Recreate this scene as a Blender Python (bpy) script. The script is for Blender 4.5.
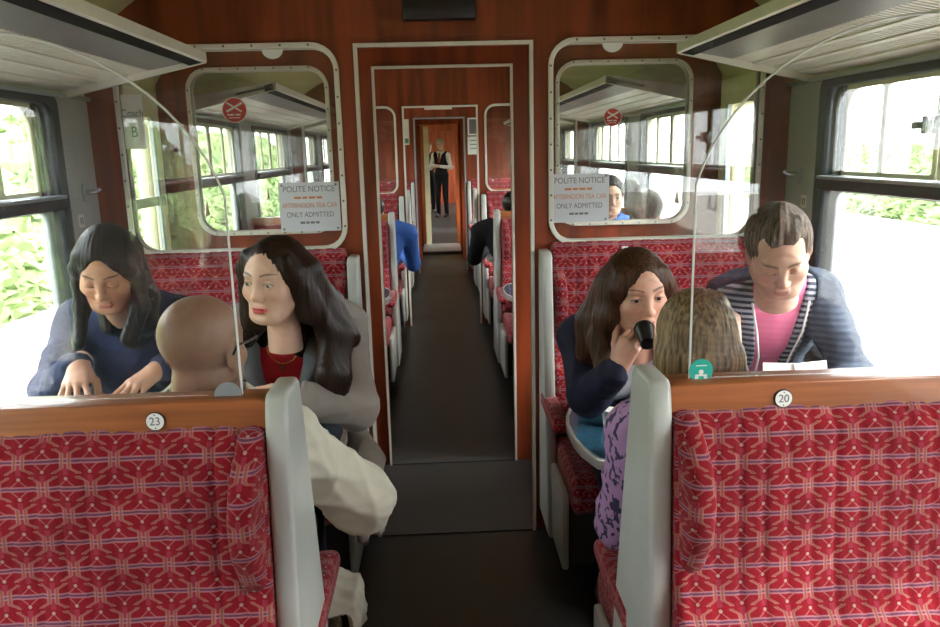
import bpy, bmesh, math, random
import numpy as np
from mathutils import Vector, Matrix, Euler

for o in list(bpy.data.objects):
    bpy.data.objects.remove(o, do_unlink=True)
SC = bpy.context.scene
COL = SC.collection
random.seed(7)
PI = math.pi
R = math.radians

# ------------------------------------------------------------------ camera
W_IMG, H_IMG, FPX = 940, 627, 770.0
CAM_YAW, CAM_PITCH, CAM_ROLL = 0.0368, 0.2078, -0.0244     # right, down, clockwise lean
CAM_X, CAM_Z = -0.0353, 1.5628
def camera():
    cd = bpy.data.cameras.new('camera'); co = bpy.data.objects.new('camera', cd); COL.objects.link(co)
    cd.sensor_width = 36.0; cd.lens = 36.0 * FPX / W_IMG
    cd.clip_start = 0.02; cd.clip_end = 400
    f = Vector((math.sin(CAM_YAW)*math.cos(CAM_PITCH), math.cos(CAM_YAW)*math.cos(CAM_PITCH), -math.sin(CAM_PITCH)))
    r = Vector((math.cos(CAM_YAW), -math.sin(CAM_YAW), 0)); u = r.cross(f)
    r2 = r*math.cos(CAM_ROLL) + u*math.sin(CAM_ROLL); u2 = -r*math.sin(CAM_ROLL) + u*math.cos(CAM_ROLL)
    m = Matrix(((r2.x, u2.x, -f.x, CAM_X), (r2.y, u2.y, -f.y, 0), (r2.z, u2.z, -f.z, CAM_Z), (0, 0, 0, 1)))
    co.matrix_world = m
    SC.camera = co
camera()

# ------------------------------------------------------------------ sky, sun, exposure
SC.view_settings.view_transform = 'Standard'
SC.view_settings.look = 'None'
SC.view_settings.gamma = 1.0
SC.view_settings.use_curve_mapping = False
SC.view_settings.exposure = 0.18
SC.cycles.use_denoising = True
SC.cycles.max_bounces = 10
SC.cycles.diffuse_bounces = 5
SC.cycles.glossy_bounces = 4
SC.cycles.transparent_max_bounces = 32
SC.cycles.caustics_reflective = False
SC.cycles.caustics_refractive = False
SC.cycles.sample_clamp_indirect = 8.0
world = bpy.data.worlds.new('overcast_sky'); SC.world = world; world.use_nodes = True
bgn = world.node_tree.nodes['Background']
bgn.inputs[0].default_value = (0.93, 0.97, 1.0, 1); bgn.inputs[1].default_value = 12.0
sun = bpy.data.lights.new('sun_offscreen', 'SUN'); sun.energy = 10.0; sun.angle = R(24); sun.color = (1.0, 0.97, 0.9)
suno = bpy.data.objects.new('sun_offscreen', sun); COL.objects.link(suno)
suno.rotation_euler = Vector((-0.80, 0.32, -0.62)).to_track_quat('-Z', 'Y').to_euler()   # from the right, behind the camera a little

# ------------------------------------------------------------------ node helpers
class N:
    """math on shader sockets"""
    def __init__(s, nt, sock): s.nt, s.s = nt, sock
    def _op(s, op, *a):
        n = s.nt.nodes.new('ShaderNodeMath'); n.operation = op
        for i, v in enumerate((s,)+a):
            if isinstance(v, N): s.nt.links.new(v.s, n.inputs[i])
            else: n.inputs[i].default_value = v
        return N(s.nt, n.outputs[0])
    def __add__(s, o): return s._op('ADD', o)
    def __sub__(s, o): return s._op('SUBTRACT', o)
    def __mul__(s, o): return s._op('MULTIPLY', o)
    def __truediv__(s, o): return s._op('DIVIDE', o)
    def abs(s): return s._op('ABSOLUTE')
    def floor(s): return s._op('FLOOR')
    def mod(s, m): return s._op('FLOORED_MODULO', m)
    def lt(s, v): return s._op('LESS_THAN', v)
    def gt(s, v): return s._op('GREATER_THAN', v)
    def mn(s, v): return s._op('MINIMUM', v)
    def mx(s, v): return s._op('MAXIMUM', v)
    def pw(s, v): return s._op('POWER', v)
    def sstep(s, a, b, lo=0.0, hi=1.0):
        n = s.nt.nodes.new('ShaderNodeMapRange'); n.interpolation_type = 'SMOOTHSTEP'
        s.nt.links.new(s.s, n.inputs[0]); n.inputs[1].default_value = a; n.inputs[2].default_value = b
        n.inputs[3].default_value = lo; n.inputs[4].default_value = hi
        return N(s.nt, n.outputs[0])
    def neg1(s): return N.const(s.nt, 1.0) - s
    @staticmethod
    def const(nt, v):
        n = nt.nodes.new('ShaderNodeValue'); n.outputs[0].default_value = v; return N(nt, n.outputs[0])

def mixc(nt, fac, a, b):
    n = nt.nodes.new('ShaderNodeMix'); n.data_type = 'RGBA'
    for i, v in ((0, fac), (6, a), (7, b)):
        if isinstance(v, N): nt.links.new(v.s, n.inputs[i])
        elif hasattr(v, 'links'): nt.links.new(v, n.inputs[i])
        elif isinstance(v, (int, float)): n.inputs[i].default_value = v
        else: n.inputs[i].default_value = (*v[:3], 1)
    return n.outputs[2]

MATS = {}
def mat(name, col, rough=0.5, metal=0.0, var=0.0, scale=(8, 8, 8), bump=0.0, bscale=None, spec=0.5, coat=0.0, emit=0.0, sss=0.0, attr=None, detail=4.0, sheen=0.0, col2=None):
    """principled material; var / col2 mix a stretched noise into the colour, bump is fine relief, attr is a vertex colour to multiply"""
    m = bpy.data.materials.new(name); m.use_nodes = True; nt = m.node_tree
    b = nt.nodes['Principled BSDF']
    b.inputs['Roughness'].default_value = rough; b.inputs['Metallic'].default_value = metal
    b.inputs['Specular IOR Level'].default_value = spec; b.inputs['Coat Weight'].default_value = coat
    if sheen: b.inputs['Sheen Weight'].default_value = sheen
    if sss:
        b.inputs['Subsurface Weight'].default_value = sss; b.inputs['Subsurface Radius'].default_value = (.012, .005, .003); b.inputs['Subsurface Scale'].default_value = 0.6
    b.inputs['Base Color'].default_value = (*col, 1)
    out = None
    if attr:
        a = nt.nodes.new('ShaderNodeVertexColor'); a.layer_name = attr; out = a.outputs[0]
    if var or bump or col2:
        tc = nt.nodes.new('ShaderNodeTexCoord'); mp = nt.nodes.new('ShaderNodeMapping'); mp.inputs['Scale'].default_value = scale
        nt.links.new(tc.outputs['Object'], mp.inputs[0])
        nz = nt.nodes.new('ShaderNodeTexNoise'); nz.inputs['Scale'].default_value = 1.0; nz.inputs['Detail'].default_value = detail
        nt.links.new(mp.outputs[0], nz.inputs[0])
        fac = N(nt, nz.outputs[0]).sstep(.3, .7)
        if var or col2:
            c2 = col2 if col2 else tuple(c*(1-var) for c in col)
            c1 = out if out is not None else tuple(min(1, c*(1+var)) if not col2 else c for c in col)
            if out is not None:
                n = nt.nodes.new('ShaderNodeMix'); n.data_type = 'RGBA'; n.blend_type = 'MULTIPLY'; n.inputs[0].default_value = 1
                nt.links.new(out, n.inputs[6]); nt.links.new(mixc(nt, fac, (1, 1, 1), (1-var,)*3), n.inputs[7]); out = n.outputs[2]
            else: out = mixc(nt, fac, c1, c2)
        if bump:
            src = nz.outputs[0]
            if bscale:
                mp2 = nt.nodes.new('ShaderNodeMapping'); mp2.inputs['Scale'].default_value = bscale; nt.links.new(tc.outputs['Object'], mp2.inputs[0])
                nz2 = nt.nodes.new('ShaderNodeTexNoise'); nz2.inputs['Scale'].default_value = 1.0; nz2.inputs['Detail'].default_value = 3
                nt.links.new(mp2.outputs[0], nz2.inputs[0]); src = nz2.outputs[0]
            bp = nt.nodes.new('ShaderNodeBump'); bp.inputs['Strength'].default_value = min(1, bump*100 if bump < .01 else 1); bp.inputs['Distance'].default_value = bump
            nt.links.new(src, bp.inputs['Height']); nt.links.new(bp.outputs[0], b.inputs['Normal'])
    if out is not None: nt.links.new(out, b.inputs['Base Color'])
    if emit:
        b.inputs['Emission Color'].default_value = (*col, 1); b.inputs['Emission Strength'].default_value = emit
    MATS[name] = m
    return m

def glass_mat(name, tint=(.97, .985, .98), haze=0.0, rough=0.0, hazecol=(.9, .9, .9), f0=0.04):
    m = bpy.data.materials.new(name); m.use_nodes = True; nt = m.node_tree
    nt.nodes.remove(nt.nodes['Principled BSDF']); out = nt.nodes['Material Output']
    tr = nt.nodes.new('ShaderNodeBsdfTransparent'); tr.inputs[0].default_value = (*tint, 1)
    gl = nt.nodes.new('ShaderNodeBsdfGlossy'); gl.inputs['Roughness'].default_value = rough
    lw = nt.nodes.new('ShaderNodeLayerWeight'); lw.inputs[0].default_value = .5
    fac = N(nt, lw.outputs['Facing']).pw(5.0) * (1-f0) + f0
    mx = nt.nodes.new('ShaderNodeMixShader'); nt.links.new(fac.s, mx.inputs[0]); nt.links.new(tr.outputs[0], mx.inputs[1]); nt.links.new(gl.outputs[0], mx.inputs[2])
    last = mx
    if haze:
        df = nt.nodes.new('ShaderNodeBsdfDiffuse'); df.inputs[0].default_value = (*hazecol, 1)
        tl = nt.nodes.new('ShaderNodeBsdfTranslucent'); tl.inputs[0].default_value = (*hazecol, 1)
        ad = nt.nodes.new('ShaderNodeMixShader'); nt.links.new(df.outputs[0], ad.inputs[1]); nt.links.new(tl.outputs[0], ad.inputs[2])
        tc = nt.nodes.new('ShaderNodeTexCoord'); mp = nt.nodes.new('ShaderNodeMapping'); mp.inputs['Scale'].default_value = (9, 9, 3); mp.inputs['Rotation'].default_value = (0, .6, 0)
        nz = nt.nodes.new('ShaderNodeTexNoise'); nz.inputs['Scale'].default_value = 1; nz.inputs['Detail'].default_value = 5
        nt.links.new(tc.outputs['Object'], mp.inputs[0]); nt.links.new(mp.outputs[0], nz.inputs[0])
        hz = N(nt, nz.outputs[0]).sstep(.3, .75, haze*.4, haze*1.6)
        m2 = nt.nodes.new('ShaderNodeMixShader'); nt.links.new(hz.s, m2.inputs[0]); nt.links.new(last.outputs[0], m2.inputs[1]); nt.links.new(ad.outputs[0], m2.inputs[2]); last = m2
    nt.links.new(last.outputs[0], out.inputs[0])
    MATS[name] = m
    return m

def moquette_mat(name='moquette', light=1.0):
    """red moquette: interlaced beige hooks on half-drop columns, purple and white stripes. UV is in metres."""
    m = bpy.data.materials.new(name); m.use_nodes = True; nt = m.node_tree; b = nt.nodes['Principled BSDF']
    uvn = nt.nodes.new('ShaderNodeUVMap'); sp = nt.nodes.new('ShaderNodeSeparateXYZ')
    # a slight wobble of the weave
    nz = nt.nodes.new('ShaderNodeTexNoise'); nz.inputs['Scale'].default_value = 9; nz.inputs['Detail'].default_value = 1
    nt.links.new(uvn.outputs[0], nz.inputs[0])
    nt.links.new(uvn.outputs[0], sp.inputs[0])
    x, y = N(nt, sp.outputs[0]), N(nt, sp.outputs[1])
    wob = (N(nt, nz.outputs[0]) - .5) * .004
    x = x + wob; y = y + wob
    P, ROW = 0.080, 0.0475
    row = y / ROW + .5
    k = row.floor()
    v = (row - k - .5).abs()                       # 0 on the stripe, .5 between stripes
    off = k.mod(2.0) * .5
    u = ((x / P + off).mod(1.0) - .5).abs()        # 0 at the column, .5 between columns
    c = v.sstep(.22, .45, .080, .265)              # the hooks flare away from the column
    d = (u - c).abs()
    line = d.sstep(.044, .060, 1, 0) * v.sstep(.44, .47, 1, 0)
    core = d.sstep(.012, .024, 1, 0) * v.sstep(.42, .45, 1, 0)
    w = (N.const(nt, .5) - u)                      # distance from the gap between columns
    dot = ((w*w)*(P*P/ROW/ROW) + (v-.37)*(v-.37)).sstep(.0030, .0055, 1, 0)
    arc = ((v - (w.pw(.8)*-1.15 + .36)).abs()).sstep(.022, .038, 1, 0) * w.sstep(.19, .21, 1, 0) * w.sstep(.02, .04)
    stripe = v.sstep(.085, .105, 1, 0); purple = v.sstep(.030, .045, 1, 0)
    colband = u.sstep(.045, .065, 1, 0)
    weave = nt.nodes.new('ShaderNodeTexNoise'); weave.inputs['Detail'].default_value = 3; weave.inputs['Scale'].default_value = 1
    mp = nt.nodes.new('ShaderNodeMapping'); mp.inputs['Scale'].default_value = (900, 120, 1); nt.links.new(uvn.outputs[0], mp.inputs[0]); nt.links.new(mp.outputs[0], weave.inputs[0])
    wv = N(nt, weave.outputs[0]).sstep(.3, .7)
    base = mixc(nt, wv, (.40*light, .008*light, .022*light), (.27*light, .006*light, .017*light))
    base = mixc(nt, colband * .55, base, (.50*light, .06*light, .11*light))
    base = mixc(nt, stripe * .6, base, (.58*light, .33*light, .38*light))
    base = mixc(nt, purple * .85, base, (.13*light, .035*light, .10*light))
    base = mixc(nt, arc * .7, base, (.55*light, .19*light, .17*light))
    base = mixc(nt, line * .66, base, (.56*light, .26*light, .20*light))
    base = mixc(nt, core * .65, base, (.30*light, .06*light, .05*light))
    base = mixc(nt, dot * .8, base, (.62*light, .45*light, .36*light))
    wear_shade = nt.nodes.new('ShaderNodeTexNoise'); wear_shade.inputs['Scale'].default_value = 7; wear_shade.inputs['Detail'].default_value = 4; nt.links.new(uvn.outputs[0], wear_shade.inputs[0])  # random darker mottling: worn patches, partly imitating shading in the colour
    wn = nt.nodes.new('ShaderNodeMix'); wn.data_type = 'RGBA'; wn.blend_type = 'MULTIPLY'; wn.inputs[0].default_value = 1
    nt.links.new(base, wn.inputs[6]); nt.links.new(mixc(nt, N(nt, wear_shade.outputs[0]).sstep(.35, .68), (1, 1, 1), (.70, .66, .68)), wn.inputs[7]); base = wn.outputs[2]
    nt.links.new(base, b.inputs['Base Color'])
    b.inputs['Roughness'].default_value = .9; b.inputs['Specular IOR Level'].default_value = .15; b.inputs['Sheen Weight'].default_value = .12
    bp = nt.nodes.new('ShaderNodeBump'); bp.inputs['Strength'].default_value = .5; bp.inputs['Distance'].default_value = .0012
    nt.links.new((line*.6 + wv*.5).s, bp.inputs['Height']); nt.links.new(bp.outputs[0], b.inputs['Normal'])
    MATS[name] = m
    return m

# ------------------------------------------------------------------ materials
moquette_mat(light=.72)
mat('mahogany', (.215, .042, .014), .32, var=.35, scale=(14, 14, 1.2), coat=.15, detail=6)
mat('mahogany_orange', (.42, .11, .03), .4, var=.2, scale=(14, 14, 1.2))
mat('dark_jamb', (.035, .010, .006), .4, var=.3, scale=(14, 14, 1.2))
mat('rail_wood', (.33, .105, .036), .35, var=.28, scale=(2.5, 40, 40), coat=.25, detail=6)
mat('cream_frame', (.70, .675, .60), .35, var=.06)
mat('cream_paint', (.66, .62, .40), .5, var=.06)
mat('ceiling_paint', (.55, .51, .25), .55, var=.05)
mat('grey_panel', (.40, .42, .40), .42, var=.05)
mat('seat_grey', (.43, .44, .41), .32, var=.05, coat=.2)
mat('black_strip', (.006, .006, .006), .7, spec=.1)
mat('rack_metal', (.20, .20, .19), .4, metal=.2, var=.06)
mat('rack_light', (.70, .68, .60), .4, var=.05)
mat('window_black', (.03, .035, .04), .35)
mat('window_grey', (.33, .37, .39), .35, metal=.3)
mat('chrome', (.6, .6, .6), .2, metal=1)
mat('floor_lino', (.024, .0235, .022), .42, var=.30, scale=(3, 9, 3), col2=(.018, .019, .022), bump=.0006, bscale=(60, 60, 60))
mat('floor_strip', (.05, .05, .05), .5, metal=.4)
mat('plinth', (.05, .05, .05), .6)
mat('gangway_plate', (.34, .34, .34), .35, metal=.5, var=.15)
mat('table_blue', (.020, .065, .105), .22, var=.15, coat=.3)
mat('alu_edge', (.58, .57, .52), .28, metal=.75)
mat('white_card', (.80, .80, .78), .5)
mat('notice_card', (.62, .63, .68), .3)
mat('ink_grey', (.17, .15, .17), .6)
mat('ink_orange', (.62, .22, .10), .6)
mat('ink_green', (.06, .22, .17), .6)
mat('ink_black', (.02, .02, .02), .5)
mat('sign_red', (.52, .02, .015), .35)
mat('label_red', (.55, .06, .04), .5)
mat('teal_sticker', (.02, .42, .34), .4)
mat('grey_sticker', (.26, .29, .32), .5)
mat('triangle_sticker', (.33, .13, .13), .6)
mat('exit_black', (.008, .008, .008), .3)
glass_mat('window_glass', (.965, .975, .97))
glass_mat('partition_glass', (.95, .96, .95), f0=.05, haze=.008)
glass_mat('screen_acrylic', (.985, .99, .99), haze=.009, f0=.045)
mat('acrylic_edge', (.72, .74, .74), .25)
mat('foliage', (.17, .25, .09), .7, var=.5, scale=(1.2, 1.2, 1.2))
mat('grass_bank', (.20, .24, .11), .9, var=.3, scale=(.6, .6, .6))
mat('ballast', (.30, .28, .25), .9, var=.3, scale=(6, 6, 6))
# ------------------------------------------------------------------ mesh helpers
def tag(o, label=None, cat=None, group=None, kind=None):
    if label: o['label'] = label
    if cat: o['category'] = cat
    if group: o['group'] = group
    if kind: o['kind'] = kind
    return o
def empty(name, loc, label=None, cat=None, group=None, kind=None):
    o = bpy.data.objects.new(name, None); COL.objects.link(o); o.location = loc; o.empty_display_size = .1
    return tag(o, label, cat, group, kind)
def link(name, me, m=None, parent=None, loc=None):
    """link a mesh whose vertices are in world space; parented under an un-rotated thing it stays where it is"""
    o = bpy.data.objects.new(name, me); COL.objects.link(o)
    if m is not None: me.materials.clear(); me.materials.append(MATS[m] if isinstance(m, str) else m)
    if parent is not None:
        o.parent = parent
        p = parent; off = Vector((0, 0, 0))
        while p is not None: off += p.location; p = p.parent
        o.location = (Vector(loc) if loc is not None else Vector((0, 0, 0))) - off
    elif loc is not None: o.location = loc
    return o
def mesh_from(verts, faces, smooth=False, name='mesh'):
    me = bpy.data.meshes.new(name); me.from_pydata([tuple(v) for v in verts], [], [tuple(f) for f in faces]); me.update()
    if smooth: me.polygons.foreach_set('use_smooth', [True]*len(me.polygons))
    return me
def bm_done(bm, smooth=False, autosmooth=None):
    bmesh.ops.recalc_face_normals(bm, faces=bm.faces)
    if smooth:
        for f in bm.faces: f.smooth = True
    if autosmooth is not None:
        for f in bm.faces: f.smooth = True
        for e in bm.edges:
            if len(e.link_faces) == 2 and e.calc_face_angle(0) > autosmooth: e.smooth = False
    me = bpy.data.meshes.new('mesh'); bm.to_mesh(me); bm.free(); return me
def add_box(bm, x0, x1, y0, y1, z0, z1, bev=0.0, seg=2):
    vs = [bm.verts.new((x, y, z)) for x in (x0, x1) for y in (y0, y1) for z in (z0, z1)]
    fs = [(0, 1, 3, 2), (4, 6, 7, 5), (0, 4, 5, 1), (2, 3, 7, 6), (0, 2, 6, 4), (1, 5, 7, 3)]
    nf = [bm.faces.new([vs[i] for i in f]) for f in fs]
    if bev:
        es = list({e for f in nf for e in f.edges})
        bmesh.ops.bevel(bm, geom=es, offset=bev, segments=seg, affect='EDGES', profile=.5)
def box(name, x0, x1, y0, y1, z0, z1, m, parent=None, bev=0.0, seg=2):
    bm = bmesh.new(); add_box(bm, min(x0, x1), max(x0, x1), min(y0, y1), max(y0, y1), z0, z1, bev, seg)
    return link(name, bm_done(bm, autosmooth=R(40) if bev else None), m, parent)
def add_tube(bm, pts, r, n=8, caps=True, r1=None):
    pts = [Vector(p) for p in pts]; rings = []
    for i, p in enumerate(pts):
        d = (pts[min(i+1, len(pts)-1)] - pts[max(i-1, 0)]).normalized()
        a = d.orthogonal().normalized() if i == 0 else (rings_a - d*rings_a.dot(d)).normalized()
        rings_a = a; b = d.cross(a)
        rr = r if r1 is None else r + (r1-r)*i/(len(pts)-1)
        rings.append([bm.verts.new(p + (a*math.cos(2*PI*k/n) + b*math.sin(2*PI*k/n))*rr) for k in range(n)])
    for i in range(len(rings)-1):
        for k in range(n): bm.faces.new((rings[i][k], rings[i][(k+1) % n], rings[i+1][(k+1) % n], rings[i+1][k]))
    if caps: bm.faces.new(rings[0][::-1]); bm.faces.new(rings[-1])
def tube(name, pts, r, m, parent=None, n=8, r1=None):
    bm = bmesh.new(); add_tube(bm, pts, r, n, True, r1); return link(name, bm_done(bm, autosmooth=R(50)), m, parent)
def rrect(u0, u1, v0, v1, r, n=6):
    """rounded rectangle outline; r may be one radius or (bl, br, tr, tl)"""
    if not isinstance(r, (tuple, list)): r = (r,)*4
    out = []
    for (cu, cv, a0, q) in ((u0, v0, PI, r[0]), (u1, v0, 1.5*PI, r[1]), (u1, v1, 0, r[2]), (u0, v1, .5*PI, r[3])):
        ccu = cu + (q if cu == u0 else -q); ccv = cv + (q if cv == v0 else -q)
        for i in range(n+1):
            a = a0 + .5*PI*i/n; out.append((ccu + q*math.cos(a), ccv + q*math.sin(a)))
    return out
def slab(loops, axis, a0, a1, bev=0.0):
    """fill 2D loops (first outer, rest holes) and extrude them from a0 to a1 along an axis:
    axis 'Y': loop is (x, z); axis 'X': loop is (y, z); axis 'Z': loop is (x, y)"""
    cu = bpy.data.curves.new('c', 'CURVE'); cu.dimensions = '2D'; cu.fill_mode = 'BOTH'
    cu.extrude = abs(a1-a0)/2 - bev; cu.bevel_depth = bev; cu.bevel_resolution = 1
    if bev: cu.offset = -bev
    for lp in loops:
        s = cu.splines.new('POLY'); s.points.add(len(lp)-1); s.use_cyclic_u = True
        for p, q in zip(s.points, lp): p.co = (q[0], q[1], 0, 1)
    o = bpy.data.objects.new('c', cu)
    me = bpy.data.meshes.new_from_object(o); bpy.data.objects.remove(o); bpy.data.curves.remove(cu)
    mid = (a0+a1)/2
    co = np.zeros(len(me.vertices)*3); me.vertices.foreach_get('co', co); co = co.reshape(-1, 3)
    if axis == 'Y': nc = np.stack([co[:, 0], mid - co[:, 2], co[:, 1]], 1)
    elif axis == 'X': nc = np.stack([mid + co[:, 2], co[:, 0], co[:, 1]], 1)
    else: nc = np.stack([co[:, 0], co[:, 1], mid + co[:, 2]], 1)
    me.vertices.foreach_set('co', nc.ravel()); me.update()
    bm = bmesh.new(); bm.from_mesh(me); bmesh.ops.remove_doubles(bm, verts=bm.verts, dist=1e-5); bpy.data.meshes.remove(me)
    return bm_done(bm)
def text_mesh(s, size, align='CENTER'):
    cu = bpy.data.curves.new('t', 'FONT'); cu.body = s; cu.size = size; cu.align_x = align; cu.align_y = 'CENTER'; cu.extrude = .0004
    o = bpy.data.objects.new('t', cu); me = bpy.data.meshes.new_from_object(o); bpy.data.objects.remove(o); bpy.data.curves.remove(cu)
    return me
def text_xz(name, s, size, x, y, z, m, parent, sx=1.0, align='CENTER'):
    """lettering standing in an XZ plane, read from -Y"""
    me = text_mesh(s, size, align)
    co = np.zeros(len(me.vertices)*3); me.vertices.foreach_get('co', co); co = co.reshape(-1, 3)
    nc = np.stack([x + co[:, 0]*sx, y - co[:, 2], z + co[:, 1]], 1); me.vertices.foreach_set('co', nc.ravel()); me.update()
    return link(name, me, m, parent)
def disc_xz(name, x, y, z, rx, rz, th, m, parent, n=28, a0=0, a1=2*PI):
    lp = [(x + rx*math.cos(a0+(a1-a0)*i/n), z + rz*math.sin(a0+(a1-a0)*i/n)) for i in range(n + (0 if a1-a0 > 6.2 else 1))]
    return link(name, slab([lp], 'Y', y-th, y), m, parent)
def copy_tree(o, parent=None, keep=None):
    c = o.copy(); COL.objects.link(c)
    if parent is not None: c.parent = parent; c.matrix_parent_inverse = o.matrix_parent_inverse
    for ch in [x for x in o.children]: copy_tree(ch, c)
    return c

# ------------------------------------------------------------------ the carriage shell
XW = 1.315                       # inner face of the side walls
P1, P2, P3, P4 = 2.972, 3.721, 6.95, 10.15  # partitions
PT = 0.035
Y_BACK = -2.6
def ceil_z(x):
    a = min(1.0, abs(x)/1.335)
    return 1.80 + .53*max(0.0, 1 - a**2.6)**.55
def arc(x0, x1, n=40):
    return [(x0+(x1-x0)*i/n, ceil_z(x0+(x1-x0)*i/n)) for i in range(n+1)]

fl = box('floor', -1.4, 1.4, Y_BACK, 26, -.06, 0, 'floor_lino'); tag(fl, kind='structure')
# ceiling vault
bm = bmesh.new()
xs = [-1.335*math.cos(PI*i/48) for i in range(49)]
for (ya, yb) in ((Y_BACK, 11.30), (11.95, 26)):
    lo = [[bm.verts.new((x, y, ceil_z(x) + dz)) for x in xs] for y, dz in ((ya, 0), (yb, 0), (yb, .05), (ya, .05))]
    for a, b in ((0, 1), (1, 2), (2, 3), (3, 0)):
        for i in range(48): bm.faces.new((lo[a][i], lo[b][i], lo[b][i+1], lo[a][i+1]))
c = link('ceiling', bm_done(bm, autosmooth=R(50)), 'ceiling_paint'); tag(c, kind='structure')

# window bays: (y0, y1) of each saloon window; the same both sides
WZ0, WZ1, WBAR = 0.80, 1.762, 1.415
BAYS = [(-1.76, -.56), (-.15, 1.05), (1.47, 2.69)]
BAY = (P3-P2)/2
BAYS2 = [(3.93, 5.12), (5.55, 6.74), (7.17, 8.36), (8.78, 9.97)]
BAYS3 = [(14.6, 15.8), (16.6, 17.8), (20.2, 21.4), (22.4, 23.6)]
VEST = [(P1+.16, P1+.60), (P4+.25, P4+.85), (12.15, 12.85)]
def wall(side):
    s = -1 if side == 'left' else 1
    holes = [rrect(a, b, WZ0, WZ1, .05) for a, b in BAYS + BAYS2 + BAYS3] + [rrect(a, b, .95, 1.74, .05) for a, b in VEST]
    me = slab([[(Y_BACK, 0), (26, 0), (26, 1.86), (Y_BACK, 1.86)]] + holes, 'X', XW if s > 0 else -XW-.07, XW+.07 if s > 0 else -XW)
    w = link('wall_'+side, me, 'cream_paint'); tag(w, kind='structure')
    # lower dado of grey laminate, cornice strips over the windows
    for a, b in ((Y_BACK, P1), (P2+PT, P3), (P3+PT, P4)):
        box('dado', s*XW, s*(XW-.012), a, b, .0, .775, 'grey_panel', w)
        box('cornice_strip', s*XW, s*(XW-.022), a, b, 1.772, 1.787, 'window_grey', w, .003)
        box('cornice_strip', s*XW, s*(XW-.022), a, b, 1.843, 1.856, 'window_grey', w, .003)
    # laminate panels between the windows
    ed = [Y_BACK] + [v for p in BAYS for v in p] + [P1]
    for i in range(0, len(ed), 2): box('laminate_panel', s*XW, s*(XW-.006), ed[i]+.035, ed[i+1]-.035 if i+2 < len(ed) else P1-.004, .775, 1.77, 'laminate', w)
    for ed in ([P2+PT] + [v for p in BAYS2[:2] for v in p] + [P3], [P3+PT] + [v for p in BAYS2[2:] for v in p] + [P4]):
        for i in range(0, len(ed), 2): box('laminate_panel', s*XW, s*(XW-.006), ed[i]+(.035 if i else .002), ed[i+1]-(.035 if i+2 < len(ed) else .002), .775, 1.77, 'laminate', w)
    return w
# fine horizontal weave print on the laminate
m = mat('laminate', (.36, .37, .36), .4)
nt = m.node_tree; tc = nt.nodes.new('ShaderNodeTexCoord'); sp = nt.nodes.new('ShaderNodeSeparateXYZ'); nt.links.new(tc.outputs['Object'], sp.inputs[0])
zz = N(nt, sp.outputs[2]); yy = N(nt, sp.outputs[1])
g = ((zz*125).mod(1.0)).lt(.4) * ((yy*60 + (zz*62.5).floor()*.5).mod(1.0)).lt(.72)
nt.links.new(mixc(nt, g*.55, (.40, .40, .385), (.24, .25, .25)), nt.nodes['Principled BSDF'].inputs['Base Color'])
wl, wr = wall('left'), wall('right')

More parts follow.
